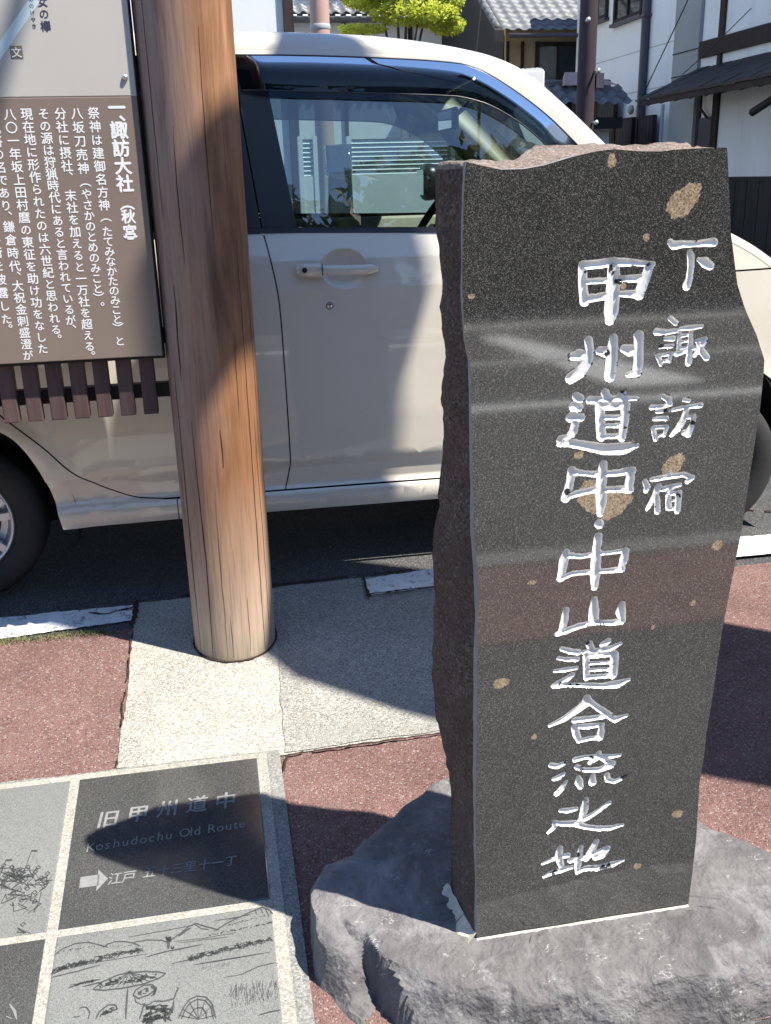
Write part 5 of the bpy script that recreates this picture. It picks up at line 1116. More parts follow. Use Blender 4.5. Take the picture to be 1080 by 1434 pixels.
    side_panel('headlight', hl, M['chrome'], carT, s, -0.004, 0.004)
    tl_ = [(-1.06, 1.0), (-1.02, 0.98), (-1.03, 0.72), (-1.08, 0.72)]
    side_panel('tail_light', tl_, simple('red_lens', (0.35, 0.01, 0.01), 0.1, var=0.02), carT, s, -0.004, 0.003)
# wheel wells, floor
wl = MB()
for cx, rr in ((XR_, 0.345), (XF_, 0.385)):
    for s in (1, -1):
        n = 20; vs = []; fs = []
        for d in (0.012, 0.24):
            for k in range(n+1):
                a = PI*k/n*1.16-0.25; x_ = cx+rr*math.cos(a); z_ = 0.255+rr*0.96*math.sin(a); y_ = YC+d; vs.append((x_, y_ if s > 0 else 2*YM-y_, z_))
        fs = [(k, k+1, n+2+k, n+1+k) for k in range(n)]+[tuple(range(n+1, 2*n+2))]
        wl.add(vs, fs)
wl.box(-0.46, 1.16, YC+0.06, 2*YM-YC-0.06, 0.20, 0.25); wl.box(-1.08, 1.9, YC+0.27, 2*YM-YC-0.27, 0.21, 0.26)
wl.build('underbody', M['dark_trim'], carT)
def wheel(cx, s, steer):
    rt3 = Matrix.Rotation(steer, 3, 'Z')
    yc_ = YC+0.095 if s > 0 else 2*YM-(YC+0.095)
    c = Vector((cx, yc_, ZW)); ax = rt3 @ Vector((0, -s, 0)); RT = ZW-0.002
    t = MB(); t.lathe(c, ax, [(0.158, 0.055), (0.170, 0.066), (0.200, 0.070), (0.226, 0.066), (0.240, 0.054), (RT-0.002, 0.040), (RT-0.004, 0.022), (RT-0.007, 0.020), (RT-0.004, 0.018), (RT, 0.0), (RT-0.004, -0.018), (RT-0.007, -0.020), (RT-0.004, -0.022), (RT-0.002, -0.040), (0.240, -0.054), (0.226, -0.066), (0.158, -0.06)], 64)
    wo_ = t.build('wheel', M['rubber'], carT, True)
    r = MB(); r.lathe(c, ax, [(0.158, -0.05), (0.160, 0.056), (0.1565, 0.064), (0.150, 0.060), (0.146, 0.045), (0.135, 0.030), (0.115, 0.026)], 56)
    u = rt3 @ Vector((1, 0, 0)); v = Vector((0, 0, 1))
    for k in range(6):
        a = 2*PI*k/6+0.25
        for da in (-0.16, 0.16):
            d1 = u*math.cos(a+da)+v*math.sin(a+da); tn = -u*math.sin(a+da)+v*math.cos(a+da)
            p0 = c+ax*0.046+d1*0.03; p1 = c+ax*0.052+d1*0.149
            r.obox((p0+p1)/2, (p1-p0)/2, tn*0.0105, ax*0.009)
    r.lathe(c, ax, [(0.046, 0.03), (0.046, 0.055), (0.036, 0.062), (0.0001, 0.064)], 32)
    r.build('rim', M['alloy'], wo_, auto=35)
    b = MB(); b.lathe(c, ax, [(0.150, -0.02), (0.150, 0.012), (0.0001, 0.012)], 32); b.build('brake_drum', M['dark_trim'], wo_)
for s in (1, -1):
    wheel(XR_, s, 0.0); wheel(XWF, s, R(-9))
# cabin
it = MB(); it.box(-0.95, 1.2, YC+0.14, 2*YM-YC-0.14, 0.262, 0.30); it.build('cabin_floor', M['cabin_dark'], carT)
rw = MB(); rw.add([(x, y, z) for (x, z) in ((-0.85, 1.495), (0.2, 1.525), (0.85, 1.478)) for y in (YC+0.14, YM, 2*YM-YC-0.14)], [(0,1,4,3),(1,2,5,4),(3,4,7,6),(4,5,8,7)]); rw.build('headliner', M['cabin_beige'], carT)
db = MB()
bm = bmesh.new(); bmesh.ops.create_cube(bm, size=1)
for v in bm.verts: v.co = Vector((1.08+v.co.x*0.42, YM+v.co.y*(CW-0.26), 0.86+v.co.z*0.36))
for v in bm.verts:
    if v.co.z > 1.0 and v.co.x < 1.0: v.co.x += 0.05; v.co.z -= 0.02
bmesh.ops.bevel(bm, geom=bm.edges[:], offset=0.05, segments=4, affect='EDGES'); db.bm(bm)
dbo = db.build('dashboard', M['cabin_beige'], carT, True)
mt_ = MB(); mt_.box(0.80, 0.90, YC+0.28, YC+0.50, 1.035, 1.085, 0, 0.02); mt_.build('instrument_hood', M['cabin_dark'], dbo, True)
sw = MB(); cS = Vector((0.72, YC+0.40, 0.985)); axS = Vector((-0.86, 0, 0.50)).normalized(); uS = axS.cross(Vector((0, 1, 0))).normalized(); vS = Vector((0, 1, 0))
sw.tube([cS+uS*0.165*math.cos(2*PI*k/40)+vS*0.165*math.sin(2*PI*k/40) for k in range(41)], 0.013, 10, cap=False)
for a in (0.1, PI-0.1, -PI/2): sw.tube([cS-axS*0.02, cS+(vS*math.cos(a)+uS*math.sin(a))*0.16], 0.014, 8)
sw.lathe(cS-axS*0.03, axS, [(0.0001, 0.045), (0.05, 0.04), (0.06, 0.0)], 24); sw.tube([cS-axS*0.03, cS-axS*0.25], 0.03, 10)
sw.build('steering_wheel', M['cabin_dark'], carT, True)
for yy in (YC+0.40, 2*YM-YC-0.40):
    st = MB()
    st.box(-0.10, 0.42, yy-0.24, yy+0.24, 0.42, 0.60, 0, 0.06)
    so = st.build('seat', M['seat_cloth'], carT, True)
    sb_ = MB(); bm = bmesh.new(); bmesh.ops.create_cube(bm, size=1)
    for v in bm.verts:
        z = v.co.z+0.5; v.co = Vector((-0.06+v.co.x*0.13-z*0.16, yy+v.co.y*(0.46-0.08*z), 0.56+z*0.50))
    bmesh.ops.bevel(bm, geom=bm.edges[:], offset=0.045, segments=4, affect='EDGES'); sb_.bm(bm); sb_.box(-0.275, -0.185, yy-0.115, yy+0.115, 1.09, 1.25, 0, 0.035); sb_.tube([(-0.22, yy-0.05, 1.04), (-0.225, yy-0.05, 1.12)], 0.006, 8); sb_.tube([(-0.22, yy+0.05, 1.04), (-0.225, yy+0.05, 1.12)], 0.006, 8)
    sb_.build('backrest', M['seat_cloth'], so, True)
st = MB(); st.box(-0.92, -0.55, YC+0.17, 2*YM-YC-0.17, 0.42, 0.60, 0, 0.05); st.box(-0.98, -0.86, YC+0.17, 2*YM-YC-0.17, 0.55, 1.0, 0, 0.04); st.build('rear_bench', M['seat_cloth'], carT, True)
rv_ = MB(); rv_.box(0.845, 0.868, 3.345, 3.555, 1.322, 1.395, 0, 0.011); ro = rv_.build('rear_view_mirror', M['cabin_dark'], carT, True)
rg = MB(); rg.box(0.8425, 0.8445, 3.356, 3.544, 1.330, 1.387); rg.build('mirror_glass', M['mirror'], ro)
rs = MB(); rs.tube([(0.868, 3.45, 1.365), (0.93, 3.45, 1.41), (0.955, 3.45, 1.425)], 0.008, 8); rs.build('mirror_stalk', M['cabin_dark'], ro, True)
for s in (1, -1):
    tr_ = MB(); y0_ = sideY(0.7, 0.95, s, 0.05); y1_ = sideY(0.7, 0.95, s, 0.09)
    tr_.box(0.25, 1.18, min(y0_, y1_), max(y0_, y1_), 0.40, 1.028, 0, 0.012); tr_.build('door_trim', M['cabin_beige'], carT, True)
    ap = MB(); ap.tube([(0.97, sideY(0.97, 1.44, s, 0.06), 1.425), (1.10, sideY(1.1, 1.3, s, 0.06), 1.315), (1.25, sideY(1.25, 1.17, s, 0.06), 1.18), (1.34, sideY(1.3, 1.1, s, 0.06), 1.09)], 0.028, 10); ap.build('pillar_trim', M['cabin_beige'], carT, True)
sb3 = MB(); sb3.tube([(0.10, YC+0.13, 1.40), (0.13, YC+0.14, 1.15), (0.02, YC+0.20, 0.60)], 0.012, 6); sb3.build('seat_belt', M['seat_cloth'], carT, True)

# ------------------------------------------------------------------ street behind the car
def wavy_roof(mb, x0, x1, y0, y1, z0, z1, pitch=0.26, course=0.24, m=0, amp=0.035):
    'pantiles: waves across, small steps down the slope; eave edge at (y0, z0)'
    nx = max(8, int((x1-x0)/pitch*8)); L = math.hypot(y1-y0, z1-z0); nc = max(2, int(L/course))
    rows_ = []
    for c in range(nc):
        for q, lift in ((0.0, 0.030), (0.92, 0.008), (1.0, 0.0)):
            t = min(1, (c+q)/nc); rows_.append((t, lift))
    vs = []; fs = []
    for t, lift in rows_:
        for i in range(nx+1):
            u = i/8*2*PI; wv = amp*(math.sin(u)*0.6+abs(math.sin(u/2))*0.7)
            vs.append((x0+(x1-x0)*i/nx, y0+(y1-y0)*t, z0+(z1-z0)*t+lift+wv+random.uniform(-.003, .003)))
    for j in range(len(rows_)-1):
        for i in range(nx): fs.append((j*(nx+1)+i, j*(nx+1)+i+1, (j+1)*(nx+1)+i+1, (j+1)*(nx+1)+i))
    mb.add(vs, fs, m)
# white building on the right side of the lane (wall along the lane)
XW = 7.0
wb = thing('white_building', (9, 16.5, 0), 'white rendered building with dark framed upper windows and a drainpipe along the lane', 'building')
b = MB(); b.box(XW, 12, 14.45, 18.5, 0, 5.3, 0); b.build('wall', M['white_wall'], wb)
b = MB()
for z in (2.36, 2.95, 3.9): b.box(XW-0.004, XW+0.01, 14.47, 18.4, z, z+0.012)
b.build('wall_joint', M['grey_paint'], wb)
def lane_window(parent, y0, y1, z0, z1, name='window', mull=1):
    f = MB(); t = 0.06
    f.box(XW-0.05, XW+0.01, y0, y1, z0, z0+t); f.box(XW-0.05, XW+0.01, y0, y1, z1-t, z1); f.box(XW-0.05, XW+0.01, y0, y0+t, z0+t, z1-t); f.box(XW-0.05, XW+0.01, y1-t, y1, z0+t, z1-t)
    for k in range(mull):
        yy = y0+(y1-y0)*(k+1)/(mull+1); f.box(XW-0.045, XW+0.01, yy-0.025, yy+0.025, z0+t, z1-t)
    fo = f.build(name, M['black_wood'], parent); p = MB(); p.box(XW-0.02, XW+0.012, y0+t, y1-t, z0+t, z1-t); p.build('pane', M['house_glass'], fo)
    s_ = MB(); s_.box(XW-0.09, XW+0.008, y0-0.04, y1+0.04, z0-0.05, z0); s_.build('sill', M['metal_dark'], fo)
lane_window(wb, 15.65, 16.75, 3.47, 4.5, mull=1); lane_window(wb, 17.05, 18.0, 3.62, 4.5, mull=1)
dp = MB(); dp.tube([(XW-0.06, 15.42, 0), (XW-0.06, 15.42, 5.3)], 0.065, 14); 
for z in (1.0, 2.2, 3.4, 4.6): dp.box(XW-0.13, XW, 15.34, 15.50, z, z+0.03)
dp.build('drainpipe', M['metal_dark'], wb, auto=40)
b = MB(); b.lathe((XW-0.07, 15.72, 2.10), (-1, 0, 0), [(0.07, 0), (0.075, 0.03), (0.05, 0.06), (0.0001, 0.065)], 18); b.build('wall_vent', M['grey_paint'], wb, True)
def board_fence(name, y0, y1, z1, label, x=6.86, cat='fence'):
    t = thing(name, (x, (y0+y1)/2, 0), label, cat); n = max(2, int((y1-y0)/0.11)); m_ = MB()
    for i in range(n):
        a = y0+(y1-y0)*i/n; m_.box(x-0.02, x+0.02, a+0.006, a+(y1-y0)/n-0.006, 0.0, z1-0.03)
    m_.build('boards', M['fence_wood'], t)
    f = MB()
    f.box(x-0.035, x+0.035, y0-0.03, y0+0.03, 0, z1); f.box(x-0.035, x+0.035, y1-0.03, y1+0.03, 0, z1); f.box(x-0.036, x+0.036, y0+0.03, y1-0.03, z1-0.028, z1); f.box(x-0.03, x+0.03, y0+0.03, y1-0.03, 0.6, 0.68)
    f.build('frame', M['black_wood'], t)
board_fence('wooden_gate', 17.1, 18.1, 2.48, 'tall black boarded gate leaf nearest the dark utility pole', cat='gate')
board_fence('wooden_gate', 16.25, 17.0, 2.36, 'black boarded gate leaf beside the low lane fence', cat='gate')
board_fence('board_fence', 15.5, 16.18, 1.98, 'low black board fence left of the drainpipe')
board_fence('board_fence', 14.75, 15.3, 1.97, 'low black board fence right of the drainpipe')
# grey concrete pier
t = thing('concrete_pier', (XW, 14.1, 0), 'grey rendered pier between the white building and the timbered house', 'pier')
b = MB(); b.box(XW-0.05, 8.5, 13.68, 14.44, 0, 5.8); b.build('shaft', M['grey_wall'], t)
b = MB(); b.box(XW-0.062, XW-0.05, 13.68, 14.44, 2.44, 2.452); b.box(XW-0.062, XW-0.05, 13.68, 14.44, 2.75, 2.762); b.build('joint', M['dark_trim'], t)
b = MB(); b.tube([(XW-0.10, 14.56, 0), (XW-0.10, 14.56, 2.1)], 0.028, 10); b.build('conduit', M['grey_paint'], t)
# timbered white house
th = thing('timbered_house', (9, 9, 0), 'white plastered house with dark timbers and a black tiled pent eave', 'house')
b = MB(); b.box(XW, 12, -2, 13.67, 0, 6); b.build('wall', M['white_wall'], th)
b = MB(); b.box(XW-0.05, XW+0.01, 4, 13.64, 2.62, 2.83); b.build('beam', M['black_wood'], th)
for y in (13.05, 9.2, 5.4):
    b = MB(); b.box(XW-0.035, XW+0.01, y, y+0.13, 2.831, 6); b.build('timber_post', M['black_wood'], th)
    b = MB(); b.box(XW-0.035, XW+0.01, y-0.02, y+0.13, 0, 2.14 if y > 13 else 1.05); b.build('timber_post', M['black_wood'], th)
    b = MB(); b.box(XW-0.036, XW+0.01, y+0.02, y+0.11, 2.42, 2.619); b.build('timber_post', M['black_wood'], th)
b = MB(); b.box(XW-0.035, XW+0.01, 13.54, 13.62, 0, 2.14); b.build('timber_post', M['black_wood'], th)
b = MB(); b.box(XW-0.03, XW+0.01, 13.185, 13.538, 0, 1.85); b.build('door_panel', M['metal_dark'], th)
b = MB()
for i in range(30):
    y = 4+i*0.29; b.box(XW-0.022, XW+0.01, y+0.005, y+0.28, 0, 1.03)
b.box(XW-0.03, XW+0.01, 4, 12.9, 1.03, 1.07); b.build('wainscot', M['fence_wood'], th)
rf_ = MB(); 
nR = 60
for c in range(4):
    xa, xb = 6.14+c*0.225, 6.14+(c+1)*0.225+0.03; za, zb4 = 2.10+c*0.098, 2.10+(c+1)*0.098+0.01
    for i in range(34):
        y = 4.0+i*0.285; q = random.uniform(-.006, .006)
        rf_.add([(xa, y, za+q), (xb, y, zb4+q), (xb, y+0.28, zb4+q), (xa, y+0.28, za+q), (xa, y, za+q+0.035), (xb, y, zb4+q+0.035), (xb, y+0.28, zb4+q+0.035), (xa, y+0.28, za+q+0.035)], [(0,3,2,1),(4,5,6,7),(0,1,5,4),(2,3,7,6),(0,4,7,3)])
eo = rf_.build('pent_eave', M['fence_wood'], th)
b = MB()
for i in range(24):
    y = 4.1+i*0.41; b.add([(6.20, y, 2.02), (XW, y, 2.30), (XW, y, 2.38), (6.20, y, 2.10), (6.20, y+0.06, 2.02), (XW, y+0.06, 2.30), (XW, y+0.06, 2.38), (6.20, y+0.06, 2.10)], [(0,1,2,3),(7,6,5,4),(0,4,5,1),(0,3,7,4)])
b.box(6.16, 6.20, 4.0, 13.7, 2.03, 2.10); b.build('rafter', M['black_wood'], eo)
b = MB(); b.tube([(XW-0.03, 13.5, 2.2), (XW-0.06, 13.48, 1.98), (XW-0.06, 13.35, 1.9), (XW-0.05, 13.27, 1.84)], 0.018, 8); b.build('pipe', M['wire'], th, True)
b = MB(); b.tube([(XW-0.1, 11.5, 2.3), (XW-0.1, 11.48, 2.0), (XW-0.12, 11.35, 1.93), (XW-0.2, 11.2, 1.93)], 0.022, 8); b.build('pipe', M['wire'], th, True)
lp = thing('wall_lamp', (6.7, 11.4, 1.85), 'black tubular wall lamp hanging under the pent eave', 'lamp')
b = MB(); d_ = Vector((0.05, -0.62, 0.20)); c_ = Vector((6.62, 11.55, 1.80)); b.tube([c_, c_+d_*0.02, c_+d_*0.98, c_+d_], [0.03, 0.045, 0.045, 0.04], 16); b.build('tube', M['wire'], lp, auto=40)
# dark wooden utility pole beside the bonnet
up_ = thing('utility_pole', (3.705, 9.5, 0), 'dark purple-brown wooden pole with step bolts in front of the lane', 'pole')
b = MB(); b.tube([(3.705, 9.5, 0), (3.705, 9.5, 4), (3.71, 9.5, 8)], [0.090, 0.080, 0.07], 20); b.build('shaft', M['pole_wood'], up_, auto=50)
for z, a in ((1.62, 1), (2.07, 1), (2.5, -1), (2.95, 1)):
    b = MB(); b.tube([(3.705+0.05*a, 9.43, z), (3.705+0.06*a, 9.35, z)], 0.013, 8); b.lathe((3.705+0.06*a, 9.35, z), (0, -1, 0), [(0.022, -0.01), (0.022, 0.008), (0.0001, 0.01)], 10); b.build('step_bolt', M['steel'], up_, True)
b = MB(); b.box(3.785, 3.86, 9.44, 9.56, 1.93, 2.06); b.build('bracket', M['metal_dark'], up_)
# pinkish steel pole behind the car
pk = thing('steel_pole', (1.615, 13.0, 0), 'pinkish brown steel pole standing behind the car roof', 'pole')
b = MB(); b.tube([(1.615, 13, 0), (1.615, 13, 9)], [0.122, 0.112], 28); b.build('shaft', M['pinkpole'], pk, auto=50)
b = MB(); b.lathe((1.615, 13, 2.9), (0, 0, 1), [(0.122, 0), (0.126, 0.01), (0.126, 0.05), (0.122, 0.06)], 28); b.build('band', M['grey_paint'], pk, True)
# ochre house with pantile roof
oh = thing('ochre_house', (7.5, 21, 0), 'ochre walled house under a silvery pantile roof, dark boarded gable', 'house')
b = MB(); b.box(5.82, 11, 19.05, 25, 0, 3.82); b.build('wall', M['ochre'], oh)
b = MB(); b.add([(5.80, 19.1, 2.55), (5.80, 25, 2.55), (5.80, 25, 3.6), (5.80, 22, 5.4), (5.80, 19.1, 3.60)], [(0, 1, 2, 3, 4)]); b.add([(5.815, 19.1, 2.55), (5.815, 25, 2.55), (5.815, 25, 3.6), (5.815, 22, 5.4), (5.815, 19.1, 3.60)], [(4, 3, 2, 1, 0)])
b.build('gable_boards', M['dark_trim'], oh)
b = MB(); wavy_roof(b, 5.62, 11.2, 18.55, 22.0, 3.60, 5.55, 0.22, 0.21, amp=0.026); b.build('roof', M['tile_roof'], oh, True)
b = MB(); b.add([(5.45, 18.5, 3.44), (5.62, 18.5, 3.44), (5.62, 22.0, 5.42), (5.45, 22.0, 5.42), (5.45, 18.5, 3.62), (5.62, 18.5, 3.62), (5.62, 22.0, 5.64), (5.45, 22.0, 5.64)], [(0,3,2,1),(4,5,6,7),(0,1,5,4),(0,4,7,3),(1,2,6,5)])
b.build('verge', M['dark_trim'], oh)
for k in range(14):
    pass
b = MB()
for k in range(15):
    t_ = k/15; b.tube([(5.53, 18.6+3.4*t_, 3.66+1.95*t_), (5.53, 18.6+3.4*t_+0.2, 3.66+1.95*t_+0.125)], [0.075, 0.06], 10)
b.build('verge_tiles', M['tile_roof'], oh, True)
b = MB(); b.tube([(5.7, 18.46, 3.53), (11, 18.46, 3.53)], 0.04, 10); b.build('gutter', M['metal_dark'], oh, True)
for x0_, x1_ in ((6.12, 6.17), (6.40, 6.47), (7.22, 7.30), (5.83, 5.88)):
    b = MB(); b.box(x0_, x1_, 18.99, 19.06, 0, 3.50); b.build('timber_post', M['black_wood'], oh)
f = MB(); f.box(6.48, 7.21, 18.99, 19.06, 2.66, 2.74); f.box(6.48, 7.21, 18.99, 19.06, 3.42, 3.49); f.box(6.82, 6.86, 19.0, 19.06, 2.741, 3.419); fo = f.build('window', M['black_wood'], oh)
p = MB(); p.box(6.48, 6.819, 19.02, 19.07, 2.741, 3.419); p.box(6.861, 7.21, 19.02, 19.07, 2.741, 3.419); p.build('pane', M['house_glass'], fo)
b = MB(); b.box(6.48, 7.21, 19.0, 19.06, 1.9, 2.659); b.build('shutter', M['fence_wood'], oh)
# white plastered pillar with a rough top
b = MB(); b.box(4.83, 5.20, 15.0, 15.5, 0, 2.62, 0, 0.02)
for i in range(14): b.box(4.84+i*0.025, 4.855+i*0.025, 15.02, 15.4, 2.62, 2.64+random.uniform(0, 0.02))
tag(b.build('gate_pillar', M['white_old']), 'pale white plastered gate pillar with a rough top behind the windscreen', 'pillar')
# small tiled gate
gt = thing('tiled_gate', (5.75, 15.2, 0), 'small gatehouse with a tiled gable roof next to the dark pole', 'gatehouse')
b = MB(); b.box(5.42, 6.3, 15.1, 16.2, 0, 1.95); b.build('wall', M['white_old'], gt)
b = MB(); wavy_roof(b, 5.25, 6.5, 14.75, 15.35, 2.10, 2.42, 0.2, 0.18); b.build('roof', M['tile_roof_dark'], gt, True)
b = MB(); b.box(5.3, 6.4, 15.34, 15.5, 2.40, 2.52, 0, 0.03); b.build('ridge', M['tile_roof_dark'], gt)
b = MB(); b.add([(5.55, 15.1, 2.42), (6.4, 15.1, 2.42), (6.0, 15.3, 2.62), (5.62, 15.3, 2.62)], [(0,1,2,3)]); b.add([(5.55, 15.1, 2.42), (5.62, 15.3, 2.62), (5.62, 15.5, 2.42)], [(0,1,2)]); b.build('upper_roof', simple('pink_tile', (0.42, 0.30, 0.28), 0.6, var=0.1), gt)
b = MB(); b.box(5.3, 6.4, 14.85, 15.1, 1.80, 1.95); b.box(5.45, 5.53, 14.95, 15.05, 0, 1.80); b.build('bracket_beam', M['fence_wood'], gt)
# white storehouse wall with tiled band, straight behind
ws = thing('white_storehouse', (4.4, 25, 0), 'long white storehouse with a dark tiled band and dark posts behind the bright tree', 'building')
b = MB(); b.box(1.9, 7.4, 24.0, 28, 0, 8); b.build('wall', M['white_old'], ws)
b = MB(); wavy_roof(b, 2.0, 7.4, 23.45, 24.0, 4.58, 4.86, 0.24, 0.2, amp=0.045); b.box(2.0, 7.4, 23.46, 23.99, 4.50, 4.56); b.build('tile_band', M['tile_roof_dark'], ws, True)
b = MB()
for i in range(22): b.box(2.05+i*0.24, 2.17+i*0.24, 23.40, 23.46, 4.545, 4.585, 0, 0.015)
b.build('eave_tile_ends', M['white_wall'], ws)
for x in (3.46, 6.22, 5.0): 
    b = MB(); b.box(x, x+(0.09 if x < 6 else 0.14), 23.95, 24.01, 0, 4.49); b.build('timber_post', M['black_wood'], ws)
    b = MB(); b.box(x, x+(0.09 if x < 6 else 0.14), 23.95, 24.01, 4.95, 7.5); b.build('timber_post', M['black_wood'], ws)
b = MB(); b.box(6.365, 7.3, 23.96, 24.01, 4.12, 4.17); b.build('rail', M['black_wood'], ws)
f = MB(); f.box(2.5, 3.4, 23.94, 24.01, 4.97, 5.9); fo = f.build('window', M['black_wood'], ws); p = MB(); p.box(2.56, 3.34, 23.93, 23.96, 5.02, 5.84); p.build('pane', M['house_glass'], fo)
f = MB(); f.box(4.0, 4.9, 23.94, 24.01, 4.97, 5.9); fo = f.build('window', M['black_wood'], ws); p = MB(); p.box(4.06, 4.84, 23.93, 23.96, 5.02, 5.84); p.build('pane', M['house_glass'], fo)
# nearer white wall, left
lw = thing('plaster_house', (-1, 17, 0), 'plain pale plastered house end with a dark corner post, left of the pink pole', 'house')
b = MB(); b.box(-5, 1.44, 16, 22, 0, 7); b.build('wall', M['white_old'], lw)
b = MB(); b.box(1.445, 1.59, 15.93, 16.10, 0, 7); b.build('corner_post', M['black_wood'], lw)
# things seen through the car: white ribbed fence pieces and a dark stone
def ribbed(name, x0, x1, y, z1, label):
    t = thing(name, ((x0+x1)/2, y, 0), label, 'fence'); v = MB(); n = 8
    for k in range(n):
        za, zb5 = 1.20+(z1-1.20)*k/n, 1.20+(z1-1.20)*(k+1)/n
        v.quad((x0, y, za), (x1, y, za), (x1, y+0.03, zb5), (x0, y+0.03, zb5)); v.quad((x0, y+0.03, zb5), (x1, y+0.03, zb5), (x1, y, zb5), (x0, y, zb5))
    v.box(x0, x1, y+0.031, y+0.05, 0, z1); v.box(x0, x1, y-0.004, y+0.03, 0, 1.198); v.build('sheet', M['metal_white'], t)
    q = MB(); q.box(x0-0.03, x0, y-0.01, y+0.06, 0, z1+0.02); q.box(x1, x1+0.03, y-0.01, y+0.06, 0, z1+0.02); q.build('upright', M['metal_white'], t)
ribbed('metal_fence', 0.715, 0.785, 7.0, 1.435, 'narrow white ribbed metal fence panel seen through the car window, left of the dark stone')
ribbed('metal_fence', 1.05, 1.75, 7.0, 1.43, 'wide white ribbed metal fence seen through the car window, right of the dark stone')
ds = MB(); bm = bmesh.new(); bmesh.ops.create_cube(bm, size=1)
for v in bm.verts: v.co = Vector((0.885+v.co.x*(0.165-0.02*v.co.z), 6.5+v.co.y*0.14, 0.69+v.co.z*1.38))
bmesh.ops.subdivide_edges(bm, edges=bm.edges[:], cuts=6, use_grid_fill=True)
for v in bm.verts:
    v.co += Vector((nz(v.co.x, v.co.y, v.co.z, 7), nz(v.co.y, v.co.x, v.co.z, 7), nz(v.co.z, v.co.x, v.co.y, 9)))*0.012
ds.bm(bm); tag(ds.build('standing_stone', M['granite'], None, True), 'dark upright stone beyond the car, seen through its window', 'stone')

# ------------------------------------------------------------------ trees and shrubs
def leafy(name, clusters, m_, n, size, parent, seed, flat=0.55):
    rnd = random.Random(seed); vs, fs = [], []
    for cx, cy, cz, rx, ry, rz, wgt in clusters:
        for _ in range(int(n*wgt)):
            while True:
                p = Vector((rnd.uniform(-1, 1), rnd.uniform(-1, 1), rnd.uniform(-1, 1)))
                if 0.25 < p.length < 1: break
            p = Vector((cx+p.x*rx, cy+p.y*ry, cz+p.z*rz))
            if noise.noise(p*2.2+Vector((seed, 0, 0))) < -0.22: continue
            nrm = Vector((rnd.gauss(0, 1), rnd.gauss(0, 1), rnd.gauss(0, 1)+flat*2)).normalized(); a = nrm.orthogonal().normalized(); b_ = nrm.cross(a)
            th_ = rnd.uniform(0, 2*PI); u = a*math.cos(th_)+b_*math.sin(th_); v = nrm.cross(u); s = size*rnd.uniform(0.6, 1.3)
            k = len(vs); vs += [p-u*s, p+v*s*0.42-u*s*0.1, p+u*s, p-v*s*0.42-u*s*0.1]; fs.append((k, k+1, k+2, k+3))
    return mobj(name, vs, fs, m_, parent)
def limbs(parent, base, tips, r0_, name='trunk'):
    b = MB(); base = Vector(base); fork = base+Vector((0.02, 0, (min(t[2] for t in tips)-base.z)*0.55))
    b.tube([base, base.lerp(fork, 0.5)+Vector((0.03, 0, 0)), fork], [r0_, r0_*0.85, r0_*0.7], 12)
    for t in tips:
        t = Vector(t); mid = fork.lerp(t, 0.5)+Vector((0, 0, 0.08)); b.tube([fork, mid, t], [r0_*0.5, r0_*0.32, r0_*0.1], 8)
    return b.build(name, M['bark'], parent, True)
mt2 = thing('maple_tree', (3.4, 17, 0), 'bright yellow-green young maple in front of the white storehouse', 'tree')
rnd = random.Random(5)
cl = [(3.45, 17, 4.55, 0.85, 0.8, 0.55, 1.0), (2.95, 16.9, 4.02, 0.55, 0.5, 0.22, 0.4), (4.05, 17.1, 4.0, 0.45, 0.5, 0.30, 0.35), (3.55, 16.6, 3.72, 0.7, 0.5, 0.20, 0.4), (2.75, 17, 3.55, 0.45, 0.4, 0.07, 0.10), (4.2, 17, 3.62, 0.30, 0.4, 0.16, 0.15), (3.2, 17, 4.95, 0.7, 0.6, 0.3, 0.3), (2.9, 17.2, 4.4, 0.4, 0.4, 0.15, 0.2), (3.9, 17, 4.5, 0.5, 0.4, 0.2, 0.3)]
cl = [(c[0], c[1], c[2]-0.12, *c[3:]) for c in cl] + [(4.0, 16.8, 3.62, 0.42, 0.4, 0.20, 0.45), (3.5, 16.7, 4.05, 0.7, 0.5, 0.25, 0.5)]
leafy('crown', cl, M['leaf_bright'], 7800, 0.047, mt2, 3, 0.8)
limbs(mt2, (3.42, 17, 0), [(3.0, 17, 4.3), (3.3, 16.9, 4.9), (3.6, 17.1, 4.8), (4.0, 17, 4.3), (2.7, 17, 3.55), (3.7, 16.6, 3.9)], 0.07)
sh = thing('shrub', (3.1, 12, 0), 'grey-green shrub seen through the windscreen of the car', 'shrub')
leafy('foliage', [(3.12, 12, 1.95, 0.42, 0.4, 0.28, 1.0), (2.8, 12, 1.75, 0.3, 0.3, 0.25, 0.5), (3.0, 12, 1.2, 0.45, 0.4, 0.7, 0.8)], M['leaf_bright'], 1800, 0.06, sh, 9)
limbs(sh, (3.05, 12, 0), [(2.9, 12, 1.7), (3.15, 12, 2.0), (3.3, 12.1, 1.8)], 0.03, 'stem')
fl2 = thing('potted_shrub', (5.35, 14.7, 0), 'small yellow-green shrub under the gatehouse roof', 'shrub')
leafy('foliage', [(5.40, 14.65, 1.72, 0.10, 0.1, 0.16, 1.0)], M['leaf_bright'], 220, 0.035, fl2, 12)
limbs(fl2, (5.38, 14.66, 0), [(5.36, 14.66, 1.65), (5.42, 14.64, 1.75)], 0.02, 'stem')
